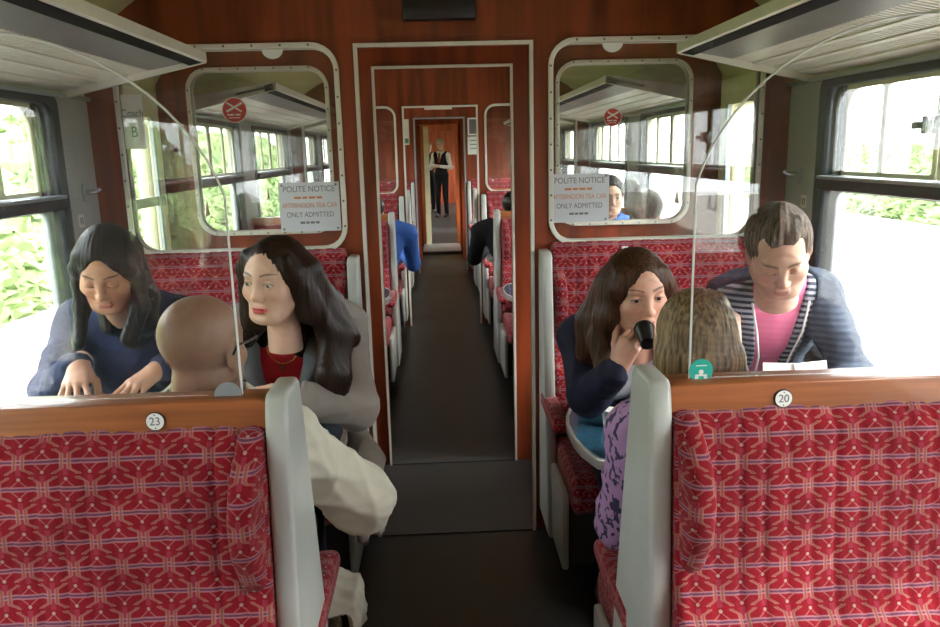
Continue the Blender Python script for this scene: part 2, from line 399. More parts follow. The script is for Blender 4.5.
WN = [0]
def window(s, a, b, near=True):
    WN[0] += 1
    root = empty('window_%d' % WN[0], (s*XW, (a+b)/2, WZ0), kind='structure')
    f = s*XW
    def fr(nm, lp, x0, x1, m, par=root, bev=0.0): return link(nm, slab(lp, 'X', min(s*x0, s*x1), max(s*x0, s*x1), bev), m, par)
    # black rubber and grey frame around the hole
    fr('frame', [rrect(a-.035, b+.035, WZ0-.03, WZ1+.012, .03), rrect(a+.012, b-.012, WZ0+.012, WZ1-.012, .05)], XW-.014, XW+.03, 'window_black')
    fr('inner_frame', [rrect(a, b, WZ0, WZ1, .05), rrect(a+.05, b-.05, WZ0+.03, WBAR-.02, .04)][:1] + [rrect(a+.045, b-.045, WZ0+.03, WBAR-.02, .04), rrect(a+.03, b-.03, WBAR+.035, WZ1-.02, .05)], XW+.025, XW+.045, 'window_grey')
    box('window_bar', s*(XW-.03), s*(XW+.03), a+.004, b-.004, WBAR-.012, WBAR+.030, 'window_black', root, .008)
    box('bar_cap', s*(XW-.034), s*(XW-.006), a+.02, b-.02, WBAR+.024, WBAR+.036, 'window_grey', root, .003)
    fr('lower_pane', [rrect(a+.03, b-.03, WZ0+.015, WBAR-.005, .03)], XW+.048, XW+.054, 'window_glass')
    # sliding ventilators: two lights each, cream edged with rounded outer corners
    c = (a+b)/2
    for (p, q, sgn) in ((a+.03, c-.005, -1), (c+.005, b-.03, 1)):
        q0, q1 = p, q
        inset = .075 if near else .03
        if sgn < 0: q0 += inset
        else: q1 -= inset
        mid = (q0+q1)/2 + sgn*.02
        z0, z1 = WBAR+.038, WZ1-.018
        ro = .07
        L1 = rrect(q0+.014, mid-.010, z0+.014, z1-.012, (.01, .01, .02, ro) if sgn < 0 else (.01, .01, .02, .02))
        L2 = rrect(mid+.010, q1-.014, z0+.014, z1-.012, (.01, .01, .02, .02) if sgn < 0 else (.01, .01, ro, .02))
        fr('ventilator_frame', [rrect(q0, q1, z0, z1, .012), L1, L2], XW+.006, XW+.020, 'vent_frame')
        fr('ventilator_pane', [rrect(q0+.005, mid, z0+.006, z1-.006, .01)], XW+.010, XW+.014, 'window_glass')
        fr('ventilator_pane', [rrect(mid, q1-.005, z0+.006, z1-.006, .01)], XW+.010, XW+.014, 'window_glass')
        if near:
            box('ventilator_stile', s*(XW-.004), s*(XW+.022), q0-.012 if sgn < 0 else q1-.004, q0+.004 if sgn < 0 else q1+.012, z0, z1, 'window_black', root)
            yl = q1-.022 if sgn < 0 else q0+.022
            h = box('latch', s*(XW-.024), s*(XW+.006), yl-.012, yl+.012, z0+.125, z0+.175, 'chrome', root, .004)
            box('latch_knob', s*(XW-.034), s*(XW-.016), yl+.012*(1 if sgn > 0 else -1), yl+.042*(1 if sgn > 0 else -1), z0+.14, z0+.16, 'window_grey', h, .004)
    if near: fr('upper_pane', [rrect(a+.02, b-.02, WBAR+.02, WZ1-.01, .04)], XW+.048, XW+.053, 'window_glass')
    # triangular sticker low on the big pane
    ty = b-.66 if near else b-.62
    fr('triangle_mark', [[(ty-.045, 1.235), (ty+.045, 1.235), (ty, 1.325)]], XW+.044, XW+.046, 'triangle_sticker')
    return root
mat('vent_frame', (.60, .57, .42), .45, var=.1)
for s in (-1, 1):
    for a, b in BAYS: window(s, a, b)
    for a, b in BAYS2: window(s, a, b, False)

# window jamb reveals: the grey post beside each near window, its coat hook and number plate
for s in (-1, 1):
    y = 2.86
    hk = empty('coat_hook', (s*XW, y, 1.44), 'chrome coat hook on the laminate panel next to the %s' % ('paper coach notice' if s < 0 else 'man in the navy jacket'), 'hook')
    link('backplate', slab([rrect(y-.022, y+.022, 1.415, 1.485, .02)], 'X', min(s*(XW-.006), s*(XW-.014)), max(s*(XW-.006), s*(XW-.014))), 'window_grey', hk)
    tube('peg', [(s*(XW-.010), y, 1.45), (s*(XW-.05), y+.004, 1.452), (s*(XW-.065), y+.006, 1.462)], .009, 'chrome', hk)
    npl = empty('number_plate', (s*XW, 2.80, 1.36), 'small white plate screwed below the coat hook beside the %s' % ('young woman in the navy sweatshirt' if s < 0 else 'man reading at the table'), 'plate')
    box('plate', s*(XW-.006), s*(XW-.009), 2.785, 2.825, 1.33, 1.375, 'cream_frame', npl)
    for q in (2.795, 2.810): box('numeral', s*(XW-.009), s*(XW-.0098), q, q+.006, 1.34, 1.365, 'ink_grey', npl)

# ------------------------------------------------------------------ partitions
DW, DH = .318, 1.945      # door opening half width, height (inside the frame)
def partition(name, y, th, door_hw, door_h, windows, m='mahogany', arch=True):
    out = [(-XW, 0), (-door_hw, 0), (-door_hw, door_h), (door_hw, door_h), (door_hw, 0), (XW, 0)] + [(x, z) for x, z in arc(XW, -XW)]
    holes = [rrect(a, b, c, d, r) for a, b, c, d, r in windows]
    p = link(name, slab([out] + holes, 'Y', y, y+th), m); tag(p, kind='structure')
    return p
WX0, WX1, WBZ, WTZ = .395, 1.198, 1.205, 1.955
w1 = [(-WX1, -WX0, WBZ, WTZ, .09), (WX0, WX1, WBZ, WTZ, .09)]
part1 = partition('wall_front', P1, PT, DW, DH, w1)
w2 = [(-1.168, -.535, WBZ, WTZ, .09), (.535, 1.168, WBZ, WTZ, .09)]
part2 = partition('wall_vestibule', P2, PT, DW-.002, DH, w2, 'mahogany')
part3 = partition('wall_saloon_end', P3, PT, DW, DH, w1)
part4 = partition('wall_coach_end', P4, PT, .318, 1.985, [])
part4b = partition('wall_coach_outer', 11.2, .1, .30, 1.95, [], 'mahogany')
part5 = partition('wall_next_coach', 13.0, .1, .30, 1.985, [])
part6 = partition('wall_next_coach_far', 17.2, .05, .345, 2.0, [], 'mahogany')
part4c = partition('wall_next_coach_end', 11.95, .05, .30, 1.985, [], 'mahogany')
backw = partition('wall_back', Y_BACK, PT, DW, DH, [])
endw = link('wall_far_end', slab([[(-XW, 0), (XW, 0)] + arc(XW, -XW)], 'Y', 24.0, 24.05), 'mahogany'); tag(endw, kind='structure')
bw2 = link('wall_behind', slab([[(-XW, 0), (XW, 0)] + arc(XW, -XW)], 'Y', Y_BACK-.9, Y_BACK-.86), 'mahogany'); tag(bw2, kind='structure')

# visible veneer panel joints on the near partition: three leaves set proud above and beside the door
for (a, b) in ((-.352, .352),):
    box('door_head_panel', a, b, P1-.004, P1, DH+.035, 2.31, 'mahogany', part1)
SCREW = None
def ring(name, a, b, c, d, r, y0, y1, wd, m, parent, screws=0):
    o = link(name, slab([rrect(a-wd/2, b+wd/2, c-wd/2, d+wd/2, r+wd/2), rrect(a+wd/2, b-wd/2, c+wd/2, d-wd/2, max(.01, r-wd/2))], 'Y', y0, y1, .003), m, parent)
    if screws:
        global SCREW
        if SCREW is None:
            bm = bmesh.new(); bmesh.ops.create_uvsphere(bm, u_segments=8, v_segments=4, radius=.0045, matrix=Matrix.Scale(.4, 4, (0, 1, 0))); SCREW = bm_done(bm, True)
        lp = rrect(a, b, c, d, r)
        pts = [(a, c+(d-c)*t) for t in np.linspace(.12, .88, 7)] + [(b, c+(d-c)*t) for t in np.linspace(.12, .88, 7)] + [(a+(b-a)*t, c) for t in np.linspace(.12, .88, 7)] + [(a+(b-a)*t, d) for t in np.linspace(.12, .88, 7)]
        for x, z in pts: link('screw', SCREW, 'window_grey', o, loc=(x, y0-.001, z))
    return o
def partition_window(name, a, b, y, parent_no, sc=True):
    root = empty(name, ((a+b)/2, y, WBZ), kind='structure')
    ring('frame', a, b, WBZ, WTZ, .09, y-.013, y, .019, 'cream_frame', root, sc)
    ring('rear_frame', a, b, WBZ, WTZ, .09, y+PT, y+PT+.012, .022, 'cream_frame', root)
    link('pane', slab([rrect(a-.004, b+.004, WBZ-.004, WTZ+.004, .09)], 'Y', y+.014, y+.020), 'partition_glass', root)
    return root
for wn, (a, b) in enumerate(((-WX1, -WX0), (WX0, WX1))):
    WN[0] += 1; partition_window('window_%d' % WN[0], a, b, P1, 0)
    WN[0] += 1; partition_window('window_%d' % WN[0], (-1.168 if wn == 0 else .535), (-.535 if wn == 0 else 1.168), P2, 0)
    WN[0] += 1
    partition_window('window_%d' % WN[0], a, b, P3, 0, False)
# door surrounds: cream metal edging
def door_trim(n, y, hw, h, wd, m='cream_frame', depth=.014):
    o = link('trim_%d' % n, slab([[(-hw-wd, 0), (-hw, 0), (-hw, h), (hw, h), (hw, 0), (hw+wd, 0), (hw+wd, h+wd), (-hw-wd, h+wd)]], 'Y', y-depth, y, .002), m); tag(o, kind='structure'); return o
door_trim(1, P1, DW-.002, DH-.002, .014)
door_trim(2, P2, DW-.003, DH-.002, .012)
door_trim(3, P3, DW-.003, DH-.003, .016)
door_trim(4, P4, .310, 1.975, .020, 'window_grey')
door_trim(5, 13.0, .262, 1.975, .045, 'mahogany_orange')
vg = empty('ventilator_grille', (0, P4, 2.12), 'cream slotted ventilator over the farther saloon doorway', 'ventilator')
box('frame', -.18, .17, P4-.03, P4, 2.09, 2.19, 'cream_frame', vg, .004); box('slot', -.155, .145, P4-.034, P4-.029, 2.13, 2.18, 'black_strip', vg)
box('cream_post', -.255, -.17, 12.95, 13.0, 0, 1.97, 'cream_paint', part5)
nt1 = empty('notice_board', (-.43, P4, 1.6), 'cream and green notice on the wall past the second saloon', 'notice'); box('card', -.50, -.385, P4-.012, P4, 1.66, 1.98, 'cream_frame', nt1); box('band', -.49, -.395, P4-.0135, P4-.012, 1.68, 1.74, 'ink_green', nt1)
nt2 = empty('poster', (.42, P4, 1.7), 'dark picture poster in a white frame on the far saloon wall', 'poster'); box('frame', .365, .505, P4-.02, P4, 1.76, 1.98, 'white_card', nt2); box('picture', .385, .485, P4-.022, P4-.02, 1.78, 1.96, 'ink_grey', nt2)
nt3 = empty('poster', (.42, P4, 1.5), 'plain white notice sheet pinned below the dark poster', 'poster'); box('sheet', .36, .53, P4-.018, P4, 1.52, 1.745, 'white_card', nt3)
for i in range(3): box('text_line', .39, .51-.03*(i % 2), P4-.0192, P4-.018, 1.69-.05*i, 1.702-.05*i, 'grey_sticker', nt3)
# gangway between the coaches
gp = box('gangway_plate', -.30, .30, 11.95, 12.98, 0.0, .05, 'gangway_plate', None, .008); tag(gp, 'pale metal gangway plate bridging the gap between the coaches', 'step plate')
for s in (-1, 1):
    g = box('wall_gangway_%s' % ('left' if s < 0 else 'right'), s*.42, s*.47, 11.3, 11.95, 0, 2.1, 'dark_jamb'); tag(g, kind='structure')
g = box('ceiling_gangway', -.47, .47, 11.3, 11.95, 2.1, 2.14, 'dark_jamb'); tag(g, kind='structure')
# threshold strips
for n, y in ((6, P1+.01), (7, P2+.01)):
    t = box('trim_%d' % n, -DW, DW, y-.02, y+.03, 0, .006, 'floor_strip'); tag(t, kind='structure')
# vestibule side doors, seen through the glazing
DN = [0]
for s in (-1, 1):
    for (ya, yb), yy0, yy1 in ((VEST[0], P1+PT, P2), (VEST[1], P4+PT, 11.2), (VEST[2], 11.95, 13.0)):
        DN[0] += 1
        d = empty('door_%d' % DN[0], (s*XW, (ya+yb)/2, 0), kind='structure')
        x0, x1 = (s*(XW-.03), s*XW)
        link('leaf', slab([rrect(ya-.08, yb+.06, .02, 1.84, .02), rrect(ya, yb, .95, 1.74, .06)], 'X', min(x0, x1), max(x0, x1)), 'cream_paint', d)
        link('pane', slab([rrect(ya-.01, yb+.01, .94, 1.75, .06)], 'X', min(x0, x1)+.012, min(x0, x1)+.018), 'window_glass', d)
        box('window_rail', s*(XW-.04), s*(XW-.03), ya-.02, yb+.02, 1.36, 1.40, 'window_black', d)
        box('post', s*(XW-.045), s*(XW-.03), yb-.07, yb-.045, .95, 1.74, 'window_grey', d)
        tube('handle', [(s*(XW-.03), ya-.04, 1.05), (s*(XW-.07), ya-.04, 1.05), (s*(XW-.07), ya+.06, 1.05)], .010, 'chrome', d)

# ------------------------------------------------------------------ notices and marks
def small_print(t, xc, y, z, w, h, m, words=4):
    """a line of print too small to read in the photograph: word-length dashes"""
    x = xc-w/2; u = w/(words*1.25)
    for k in range(words):
        ln = u*(1.15, .8, 1.05, .9)[k % 4]
        box('print', x, x+ln, y-.0008, y-.0002, z-h/2, z+h/2, m, t); x += ln + u*.25
def notice(x0, x1, z0, z1, y, label):
    t = empty('notice', ((x0+x1)/2, y, z0), label, 'notice')
    card = box('card', x0, x1, y, y+.004, z0, z1, 'notice_card', t)
    xc = (x0+x1)/2; h = z1-z0; w = x1-x0
    for s, sz, zf, m, fx in (('POLITE NOTICE', .17, .86, 'ink_grey', .88), (.50, .085, .69, 'ink_orange', .80), ('AFTERNOON TEA CAR', .14, .53, 'ink_orange', .78), ('ONLY ADMITTED', .15, .34, 'ink_grey', .82), (.34, .07, .18, 'ink_grey', .85)):
        if sz > .1: text_xz('lettering', s, h*sz*1.0, xc, y-.0006, z0+h*zf, m, t, sx=fx)
        else: small_print(t, xc, y, z0+h*zf, w*s, h*.045, m)
    for x in (x0+.012, x1-.012):
        for z in (z0+.010, z1-.010): link('screw', SCREW, 'ink_grey', t, loc=(x, y-.001, z))
notice(-.640, -.412, 1.277, 1.462, P1+.004, 'polite notice card fixed to the glass behind the woman in the grey coat')
notice(.392, .622, 1.283, 1.468, P1+.004, 'polite notice card half hidden by the window frame behind the woman drinking')
cb = empty('coach_paper', (-1.16, P1, 1.62), 'white paper sheet reading Coach B in green taped to the glass', 'notice')
box('sheet', -1.190, -1.113, P1+.006, P1+.0075, 1.60, 1.795, 'white_card', cb)
text_xz('lettering', 'Coach', .040, -1.153, P1+.0055, 1.728, 'ink_green', cb, .78); text_xz('lettering', 'B', .055, -1.152, P1+.0055, 1.66, 'ink_green', cb, .8)
def no_smoking(x, z, r, y, label):
    t = empty('no_smoking_sign', (x, y, z-r), label, 'sign')
    disc_xz('rim', x, y, z, r, r, .0012, 'white_card', t); disc_xz('disc', x, y-.0012, z, r*.93, r*.93, .001, 'sign_red', t)
    for a, L in ((R(28), .72), (R(-32), .68)):
        c, s = math.cos(a), math.sin(a); w = .085*r if a > 0 else .065*r
        zc = z + .22*r
        lp = [(x + u*c - v*s, zc + u*s + v*c) for u, v in ((-L*r, -w), (L*r, -w), (L*r, w), (-L*r, w))]
        link('bar', slab([lp], 'Y', y-.0034, y-.0022), 'white_card', t)
    small_print(t, x, y-.0020, z-.36*r, r*1.2, r*.12, 'white_card', 2); small_print(t, x, y-.0020, z-.60*r, r*.9, r*.08, 'white_card', 3)
no_smoking(-.967, 1.775, .058, P2+.010, 'bright red round no smoking sticker on the rear glass near the Coach B paper')
no_smoking(.801, 1.704, .043, P2+.010, 'smaller faded red no smoking sticker on the rear glass above the woman drinking')
for s, x in ((-1, -.625), (1, .628)):
    t = disc_xz('window_clip', x, P1+.010, WTZ-.012, .038, .033, .008, 'white_card', None, 20, PI, 2*PI)
    tag(t, 'white half round clip under the window frame top above the %s' % ('red bright sticker' if s < 0 else 'faded sticker'), 'clip')
ex = box('exit_box', -.144, .12, P1-.05, P1, 2.028, 2.16, 'exit_black', None, .006); tag(ex, 'black sign box fixed over the doorway', 'sign box')
t = empty('wall_label', (-XW, 2.9, 1.79), 'red printed label stuck above the laminate panel near the Coach B paper', 'label'); box('card', -XW, -XW+.003, 2.83, 2.965, 1.794, 1.838, 'cream_frame', t); box('print', -XW+.003, -XW+.004, 2.84, 2.93, 1.800, 1.832, 'label_red', t)
t = empty('wall_label', (XW, 2.36, 1.80), 'red label on the cornice above the bright window', 'label'); box('card', XW-.003, XW, 2.30, 2.43, 1.800, 1.832, 'label_red', t)
for q in range(2): box('print', XW-.004, XW-.003, 2.32, 2.41, 1.806+.012*q, 1.811+.012*q, 'white_card', t)
t = empty('wall_label', (XW, 2.2, 1.80), 'white label on the cornice next to the red one', 'label'); box('card', XW-.003, XW, 2.16, 2.285, 1.800, 1.834, 'white_card', t)
for q in range(3): box('print', XW-.004, XW-.003, 2.175, 2.27, 1.805+.009*q, 1.808+.009*q, 'grey_sticker', t)

# ------------------------------------------------------------------ luggage racks
XL = .825
def rack(s, y0, y1, label, slats, group=None):
    t = empty('luggage_rack', (s*XW, (y0+y1)/2, 1.79), label, 'luggage rack', group)
    zf = lambda x: 1.800 + (XW-abs(x))/(XW-XL)*.092       # the shelf climbs towards its front edge
    def strip(nm, xa, xb, m, dz0=0.0, dz1=.012, ya=y0, yb=y1):
        vs = []
        for y in (ya, yb):
            for x in (xa, xb):
                vs += [(s*x, y, zf(x)+dz0), (s*x, y, zf(x)+dz1)]
        fs = [(0, 1, 3, 2), (4, 6, 7, 5), (0, 2, 6, 4), (1, 5, 7, 3), (0, 4, 5, 1), (2, 3, 7, 6)]
        bm = bmesh.new(); bv = [bm.verts.new(v) for v in vs]
        for f in fs: bm.faces.new([bv[i] for i in f])
        return link(nm, bm_done(bm), m, t)
    strip('front_panel', XL+.046, XL+.185, 'rack_metal')
    strip('black_insert', XL+.004, XL+.046, 'black_strip', -.012, .020)
    lip = strip('front_lip', XL-.010, XL+.004, 'rack_light', -.010, .020)
    strip('rib', XL+.255, XL+.272, 'rack_light', -.004, .012)
    strip('rib', XL+.335, XL+.352, 'rack_light', -.004, .012)
    strip('wall_rail', XW-.07, XW, 'rack_light', -.006, .02)
    strip('top_sheet', XL+.15, XW-.06, 'rack_top', .030, .034)
    if slats:
        base = None; n = int((y1-y0)/.021)
        for i in range(n):
            y = y0 + .012 + i*(y1-y0-.02)/n
            if base is None: base = strip('slat', XL+.18, XW-.065, 'rack_light', 0, .008, y, y+.0125); yb0 = y
            else:
                c = base.copy(); COL.objects.link(c); c.location.y += y - yb0
    else: strip('slat_sheet', XL+.18, XW-.065, 'rack_light', 0, .008)
    for y in (y0, y1-.016):
        vs = [(XL-.008, zf(XL)-.012), (XL-.008, zf(XL)+.026), (XW, zf(XW)+.045), (XW, zf(XW)-.030)]
        me = slab([[(s*a, b) for a, b in (vs if s > 0 else vs[::-1])]], 'Y', y, y+.016); link('end_bracket', me, 'rack_light', t)
    return t
mat('rack_top', (.62, .60, .50), .5)
rack(-1, .55, 2.80, 'slatted luggage rack over the window behind the screen with the grey clip', True)
rack(1, .55, 2.80, 'slatted luggage rack over the window behind the screen with the teal badge', True)
for s in (-1, 1):
    for a, b in ((P2+.24, P3-.16), (P3+.24, P4-.16)):
        rack(s, a, b, 'plain luggage rack in the saloon beyond the vestibule', False, 'racks beyond the vestibule')
    rack(s, -2.3, .50, 'luggage rack over the seats next to the back wall', False, 'racks next to the back wall')

# ------------------------------------------------------------------ seats
def cushion(profile, x0, x1, nx=24, pleats=0, closed=True, puff=.012, edge=.02):
    """a padded solid: a closed (y, z) profile swept along x, rounded at both ends, UV in metres"""
    # refine the profile with Catmull-Rom
    P = profile; n = len(P); pts = []
    for i in range(n):
        p0, p1, p2, p3 = (np.array(P[(i+j-1) % n], float) for j in range(4))
        for t in np.linspace(0, 1, 5)[:-1]:
            pts.append(.5*((2*p1) + (p2-p0)*t + (2*p0-5*p1+4*p2-p3)*t*t + (3*p1-p0-3*p2+p3)*t**3))
    pts = np.array(pts); ce = pts.mean(0)
    L = np.concatenate([[0], np.cumsum(np.linalg.norm(np.diff(np.vstack([pts, pts[:1]]), axis=0), axis=1))])
    m = len(pts)
    s = np.linspace(0, 1, nx+1)
    xs = x0 + (x1-x0)*s
    # denser rows near the ends for the rounding
    ex = np.array([0, .15, .4, .7, 1.0])*edge
    xs = np.concatenate([x0+ex, np.linspace(x0+edge, x1-edge, nx+1)[1:-1], x1-ex[::-1]])
    nrm = np.roll(pts, -1, 0) - np.roll(pts, 1, 0); nrm = np.stack([nrm[:, 1], -nrm[:, 0]], 1); nrm /= np.linalg.norm(nrm, axis=1)[:, None]+1e-9
    if ((pts-ce)*nrm).sum() < 0: nrm = -nrm
    verts, uvs = [], []
    for x in xs:
        q = min(x-x0, x1-x)/edge; q = min(1.0, max(0.0, q))
        ins = -puff*(1-math.sqrt(max(0.0, 1-(1-q)**2)))
        if pleats:
            w = abs(math.sin(PI*x/pleats)); ins -= .0050*(1-w)**3 + .0016*math.sin(x*31)
        for j in range(m):
            p = pts[j] + nrm[j]*ins
            verts.append((x, p[0], p[1])); uvs.append((x, L[j]))
    faces = []; fuv = []
    K = len(xs)
    for i in range(K-1):
        for j in range(m):
            j2 = (j+1) % m
            a = (i*m+j, (i+1)*m+j, (i+1)*m+j2, i*m+j2); faces.append(a)
            v1 = L[j+1]
            fuv += [(xs[i], L[j]), (xs[i+1], L[j]), (xs[i+1], v1), (xs[i], v1)]
    for i, fl in ((0, True), (K-1, False)):
        f = [i*m+j for j in range(m)]; f = f if fl else f[::-1]
        faces.append(tuple(f)); fuv += [(verts[k][1], verts[k][2]) for k in f]
    me = mesh_from(verts, faces, True)
    uv = me.uv_layers.new(name='UVMap'); uv.data.foreach_set('uv', np.array(fuv, np.float32).ravel())
    bm = bmesh.new(); bm.from_mesh(me); bmesh.ops.recalc_face_normals(bm, faces=bm.faces); bm.to_mesh(me); bm.free()
    return me
def fl(pf, d): return [(d*a, b) for a, b in pf]      # turn a profile round to face the other way
def uv_box(me, sc=1.0):
    """metre UVs from the dominant face direction"""
    uv = me.uv_layers.new(name='UVMap') if not me.uv_layers else me.uv_layers[0]
    for p in me.polygons:
        n = p.normal; ax = max(range(3), key=lambda i: abs(n[i]))
        for li in p.loop_indices:
            c = me.vertices[me.loops[li].vertex_index].co
            uv.data[li].uv = ((c.y, c.z) if ax == 0 else (c.x, c.z) if ax == 1 else (c.x, c.y))
def pad(name, outline, axis, a0, a1, parent, m='moquette', bev=.016, shear=0.0, sy=1):
    """thick upholstered pad with soft edges"""
    bm = bmesh.new(); bm.from_mesh(slab([outline], axis, a0, a1))
    bmesh.ops.dissolve_limit(bm, angle_limit=.01, verts=bm.verts, edges=bm.edges)
    bmesh.ops.bevel(bm, geom=[e for e in bm.edges if e.calc_face_angle(0) > .3], offset=bev, segments=4, affect='EDGES', profile=.5, clamp_overlap=True)
    me = bm_done(bm, True); uv_box(me)
    if shear:
        for v in me.vertices: v.co.x += shear*(v.co.y*sy)
    return link(name, me, m, parent)

AISLE_L, AISLE_R, AISLE_FAR = .306, .322, .345
BACK = [(-.015, 1.098), (-.045, 1.094), (-.066, 1.06), (-.078, .95), (-.088, .84), (-.098, .79), (-.112, .755), (-.140, .72), (-.150, .62), (-.140, .50), (-.08, .455), (-.015, .455), (-.012, .78)]
BACK_TALL = [(-.02, 1.186), (-.055, 1.180), (-.078, 1.14), (-.085, 1.0), (-.092, .87), (-.100, .80), (-.118, .755), (-.145, .72), (-.155, .62), (-.145, .50), (-.08, .455), (-.015, .455), (-.012, .80)]
SEAT = [(-.10, .455), (-.30, .462), (-.50, .468), (-.565, .450), (-.585, .40), (-.565, .345), (-.50, .335), (-.30, .335), (-.10, .335)]
WING = [(-.02, 1.110), (-.060, 1.105), (-.115, 1.03), (-.132, .965), (-.128, .90), (-.098, .83), (-.07, .80), (-.02, .80)]
ARM = [(-.08, .640), (-.30, .640), (-.40, .632), (-.43, .605), (-.41, .575), (-.30, .570), (-.08, .575)]
def seat_side(t, s, d, aisle, back, wing_dz=0.0, rail=True):
    """cushions of one bench; s = side of the coach, d = +1 faces the back of the coach (-Y)"""
    xa, xb = s*(aisle+.042), s*(XW-.016)
    x0, x1 = min(xa, xb), max(xa, xb)
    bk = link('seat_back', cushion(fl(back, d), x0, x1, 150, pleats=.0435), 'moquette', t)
    w0, w1 = s*(aisle+.034), s*(aisle+.078)
    o = [(d*a, b+wing_dz) for a, b in WING]
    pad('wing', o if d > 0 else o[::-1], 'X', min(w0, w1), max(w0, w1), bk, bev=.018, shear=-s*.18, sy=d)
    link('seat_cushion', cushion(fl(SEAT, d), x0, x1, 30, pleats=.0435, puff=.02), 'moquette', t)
    a0, a1 = s*(aisle-.004), s*(aisle+.052)
    o = [(d*a, b) for a, b in ARM]
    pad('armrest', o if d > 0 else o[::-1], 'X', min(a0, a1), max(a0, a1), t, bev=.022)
    ya, yb = (-.46, -.04) if d > 0 else (.04, .46)
    box('plinth', x0, x1, ya, yb, .10, .335, 'plinth', t)
    yl, yr = (-.50, -.12) if d > 0 else (.12, .50)
    xa2, xb2 = s*(aisle+.016), s*(aisle+.040)
    box('seat_side_panel', xa2, xb2, yl, yr, .10, .39, 'seat_grey', t, .008)
def make_unit(s, aisle, number=None):
    t = empty('double_seat', (0, 0, 0))
    box('core', min(s*(aisle+.03), s*(XW-.014)), max(s*(aisle+.03), s*(XW-.014)), -.014, .014, .1, 1.09, 'plinth', t)
    for d in (1, -1): seat_side(t, s, d, aisle, BACK)
    pf = [(-.052, 1.10), (-.040, 1.152), (-.025, 1.162), (.070, 1.162), (.086, 1.150), (.098, 1.10), (.30, .10), (-.13, .10)]
    o = slab([pf], 'X', min(s*aisle, s*(aisle+.040)), max(s*aisle, s*(aisle+.040)), .008)
    link('end_panel', o, 'seat_grey', t)
    # rail with a chamfered aisle end
    xe = aisle + .022
    rl = slab([[(s*xe, 1.100), (s*(xe+.045), 1.100), (s*(XW-.01), 1.100), (s*(XW-.01), 1.152), (s*(xe+.022), 1.152), (s*(xe+.004), 1.138)][::s]], 'Y', -.036, .036, .003)
    rail = link('top_rail', rl, 'rail_wood', t)
    if number:
        xn, zn = number[1], 1.122
        disc_xz('rim', xn, -.0362, zn, .0165, .0165, .003, 'ink_black', rail)
        disc_xz('number_plate', xn, -.0385, zn, .0150, .0150, .002, 'white_card', rail)
        text_xz('numeral', number[0], .0205, xn, -.0408, zn, 'ink_grey', rail, .95)
        for dz in (-.0118, .0118): disc_xz('pin', xn, -.0402, zn+dz, .0014, .0014, .0006, 'ink_grey', rail, 8)
    return t
def make_bench(s, d, aisle):
    """single bench standing against a partition"""
    t = empty('bench_seat', (0, 0, 0))
    seat_side(t, s, d, aisle, BACK_TALL, .035)
    pf = [(-.002, 1.185), (-.085, 1.185), (-.112, 1.165), (-.118, 1.10), (-.26, .10), (-.002, .10)]
    pf = [(d*a, b) for a, b in pf]
    link('end_panel', slab([pf if d < 0 else pf[::-1]], 'X', min(s*aisle, s*(aisle+.040)), max(s*aisle, s*(aisle+.040)), .008), 'seat_grey', t)
    for k in (.35, .88): box('fabric_tag', s*(aisle+k*.9), s*(aisle+k*.9+.022), d*-.070, d*-.050, 1.181, 1.192, 'white_card', t)
    return t
Y_UNIT = 1.315
for s in (-1, 1):
    u = make_unit(s, AISLE_L if s < 0 else AISLE_R, ('23', -.533) if s < 0 else ('20', .562)); u.location = (0, Y_UNIT, 0)
    tag(u, ('red back to back seat with rail number 23 that the bald man sits on', 'red back to back seat with rail number 20 that the fair haired woman sits on')[s > 0], 'seat')
    b = make_bench(s, 1, AISLE_FAR); b.location = (0, P1-.004, 0)
    tag(b, 'red patterned bench against the partition under the %s' % ('Coach B paper' if s < 0 else 'faded no smoking sticker'), 'seat')
    b2 = make_bench(s, -1, AISLE_FAR); b2.location = (0, P2+PT+.004, 0)
    tag(b2, 'red patterned bench backing onto the far side of the vestibule partition', 'seat', 'benches behind the vestibule')
    b3 = make_bench(s, 1, AISLE_FAR); b3.location = (0, P3-.004, 0)
    tag(b3, 'red patterned bench against the second glazed partition', 'seat', 'benches at the second glazed partition')
    b4 = make_bench(s, -1, AISLE_FAR); b4.location = (0, P3+PT+.004, 0)
    tag(b4, 'red patterned bench backing onto the second glazed partition', 'seat', 'benches in the farthest saloon')
    b5 = make_bench(s, 1, AISLE_FAR); b5.location = (0, P4-.004, 0)
    tag(b5, 'red patterned bench against the wall with the ventilator', 'seat', 'benches at the ventilator wall')
    proto = None
    for i in range(2):
        if proto is None: proto = make_unit(s, AISLE_FAR); q = proto
        else: q = copy_tree(proto)
        q.location = (0, (5.34, 8.55)[i], 0)
        tag(q, ('red patterned back to back seat in the saloon just beyond the vestibule', 'red patterned back to back seat past the second glazed partition')[i], 'seat', ('back to back seats just beyond the vestibule', 'back to back seats past the second partition')[i])

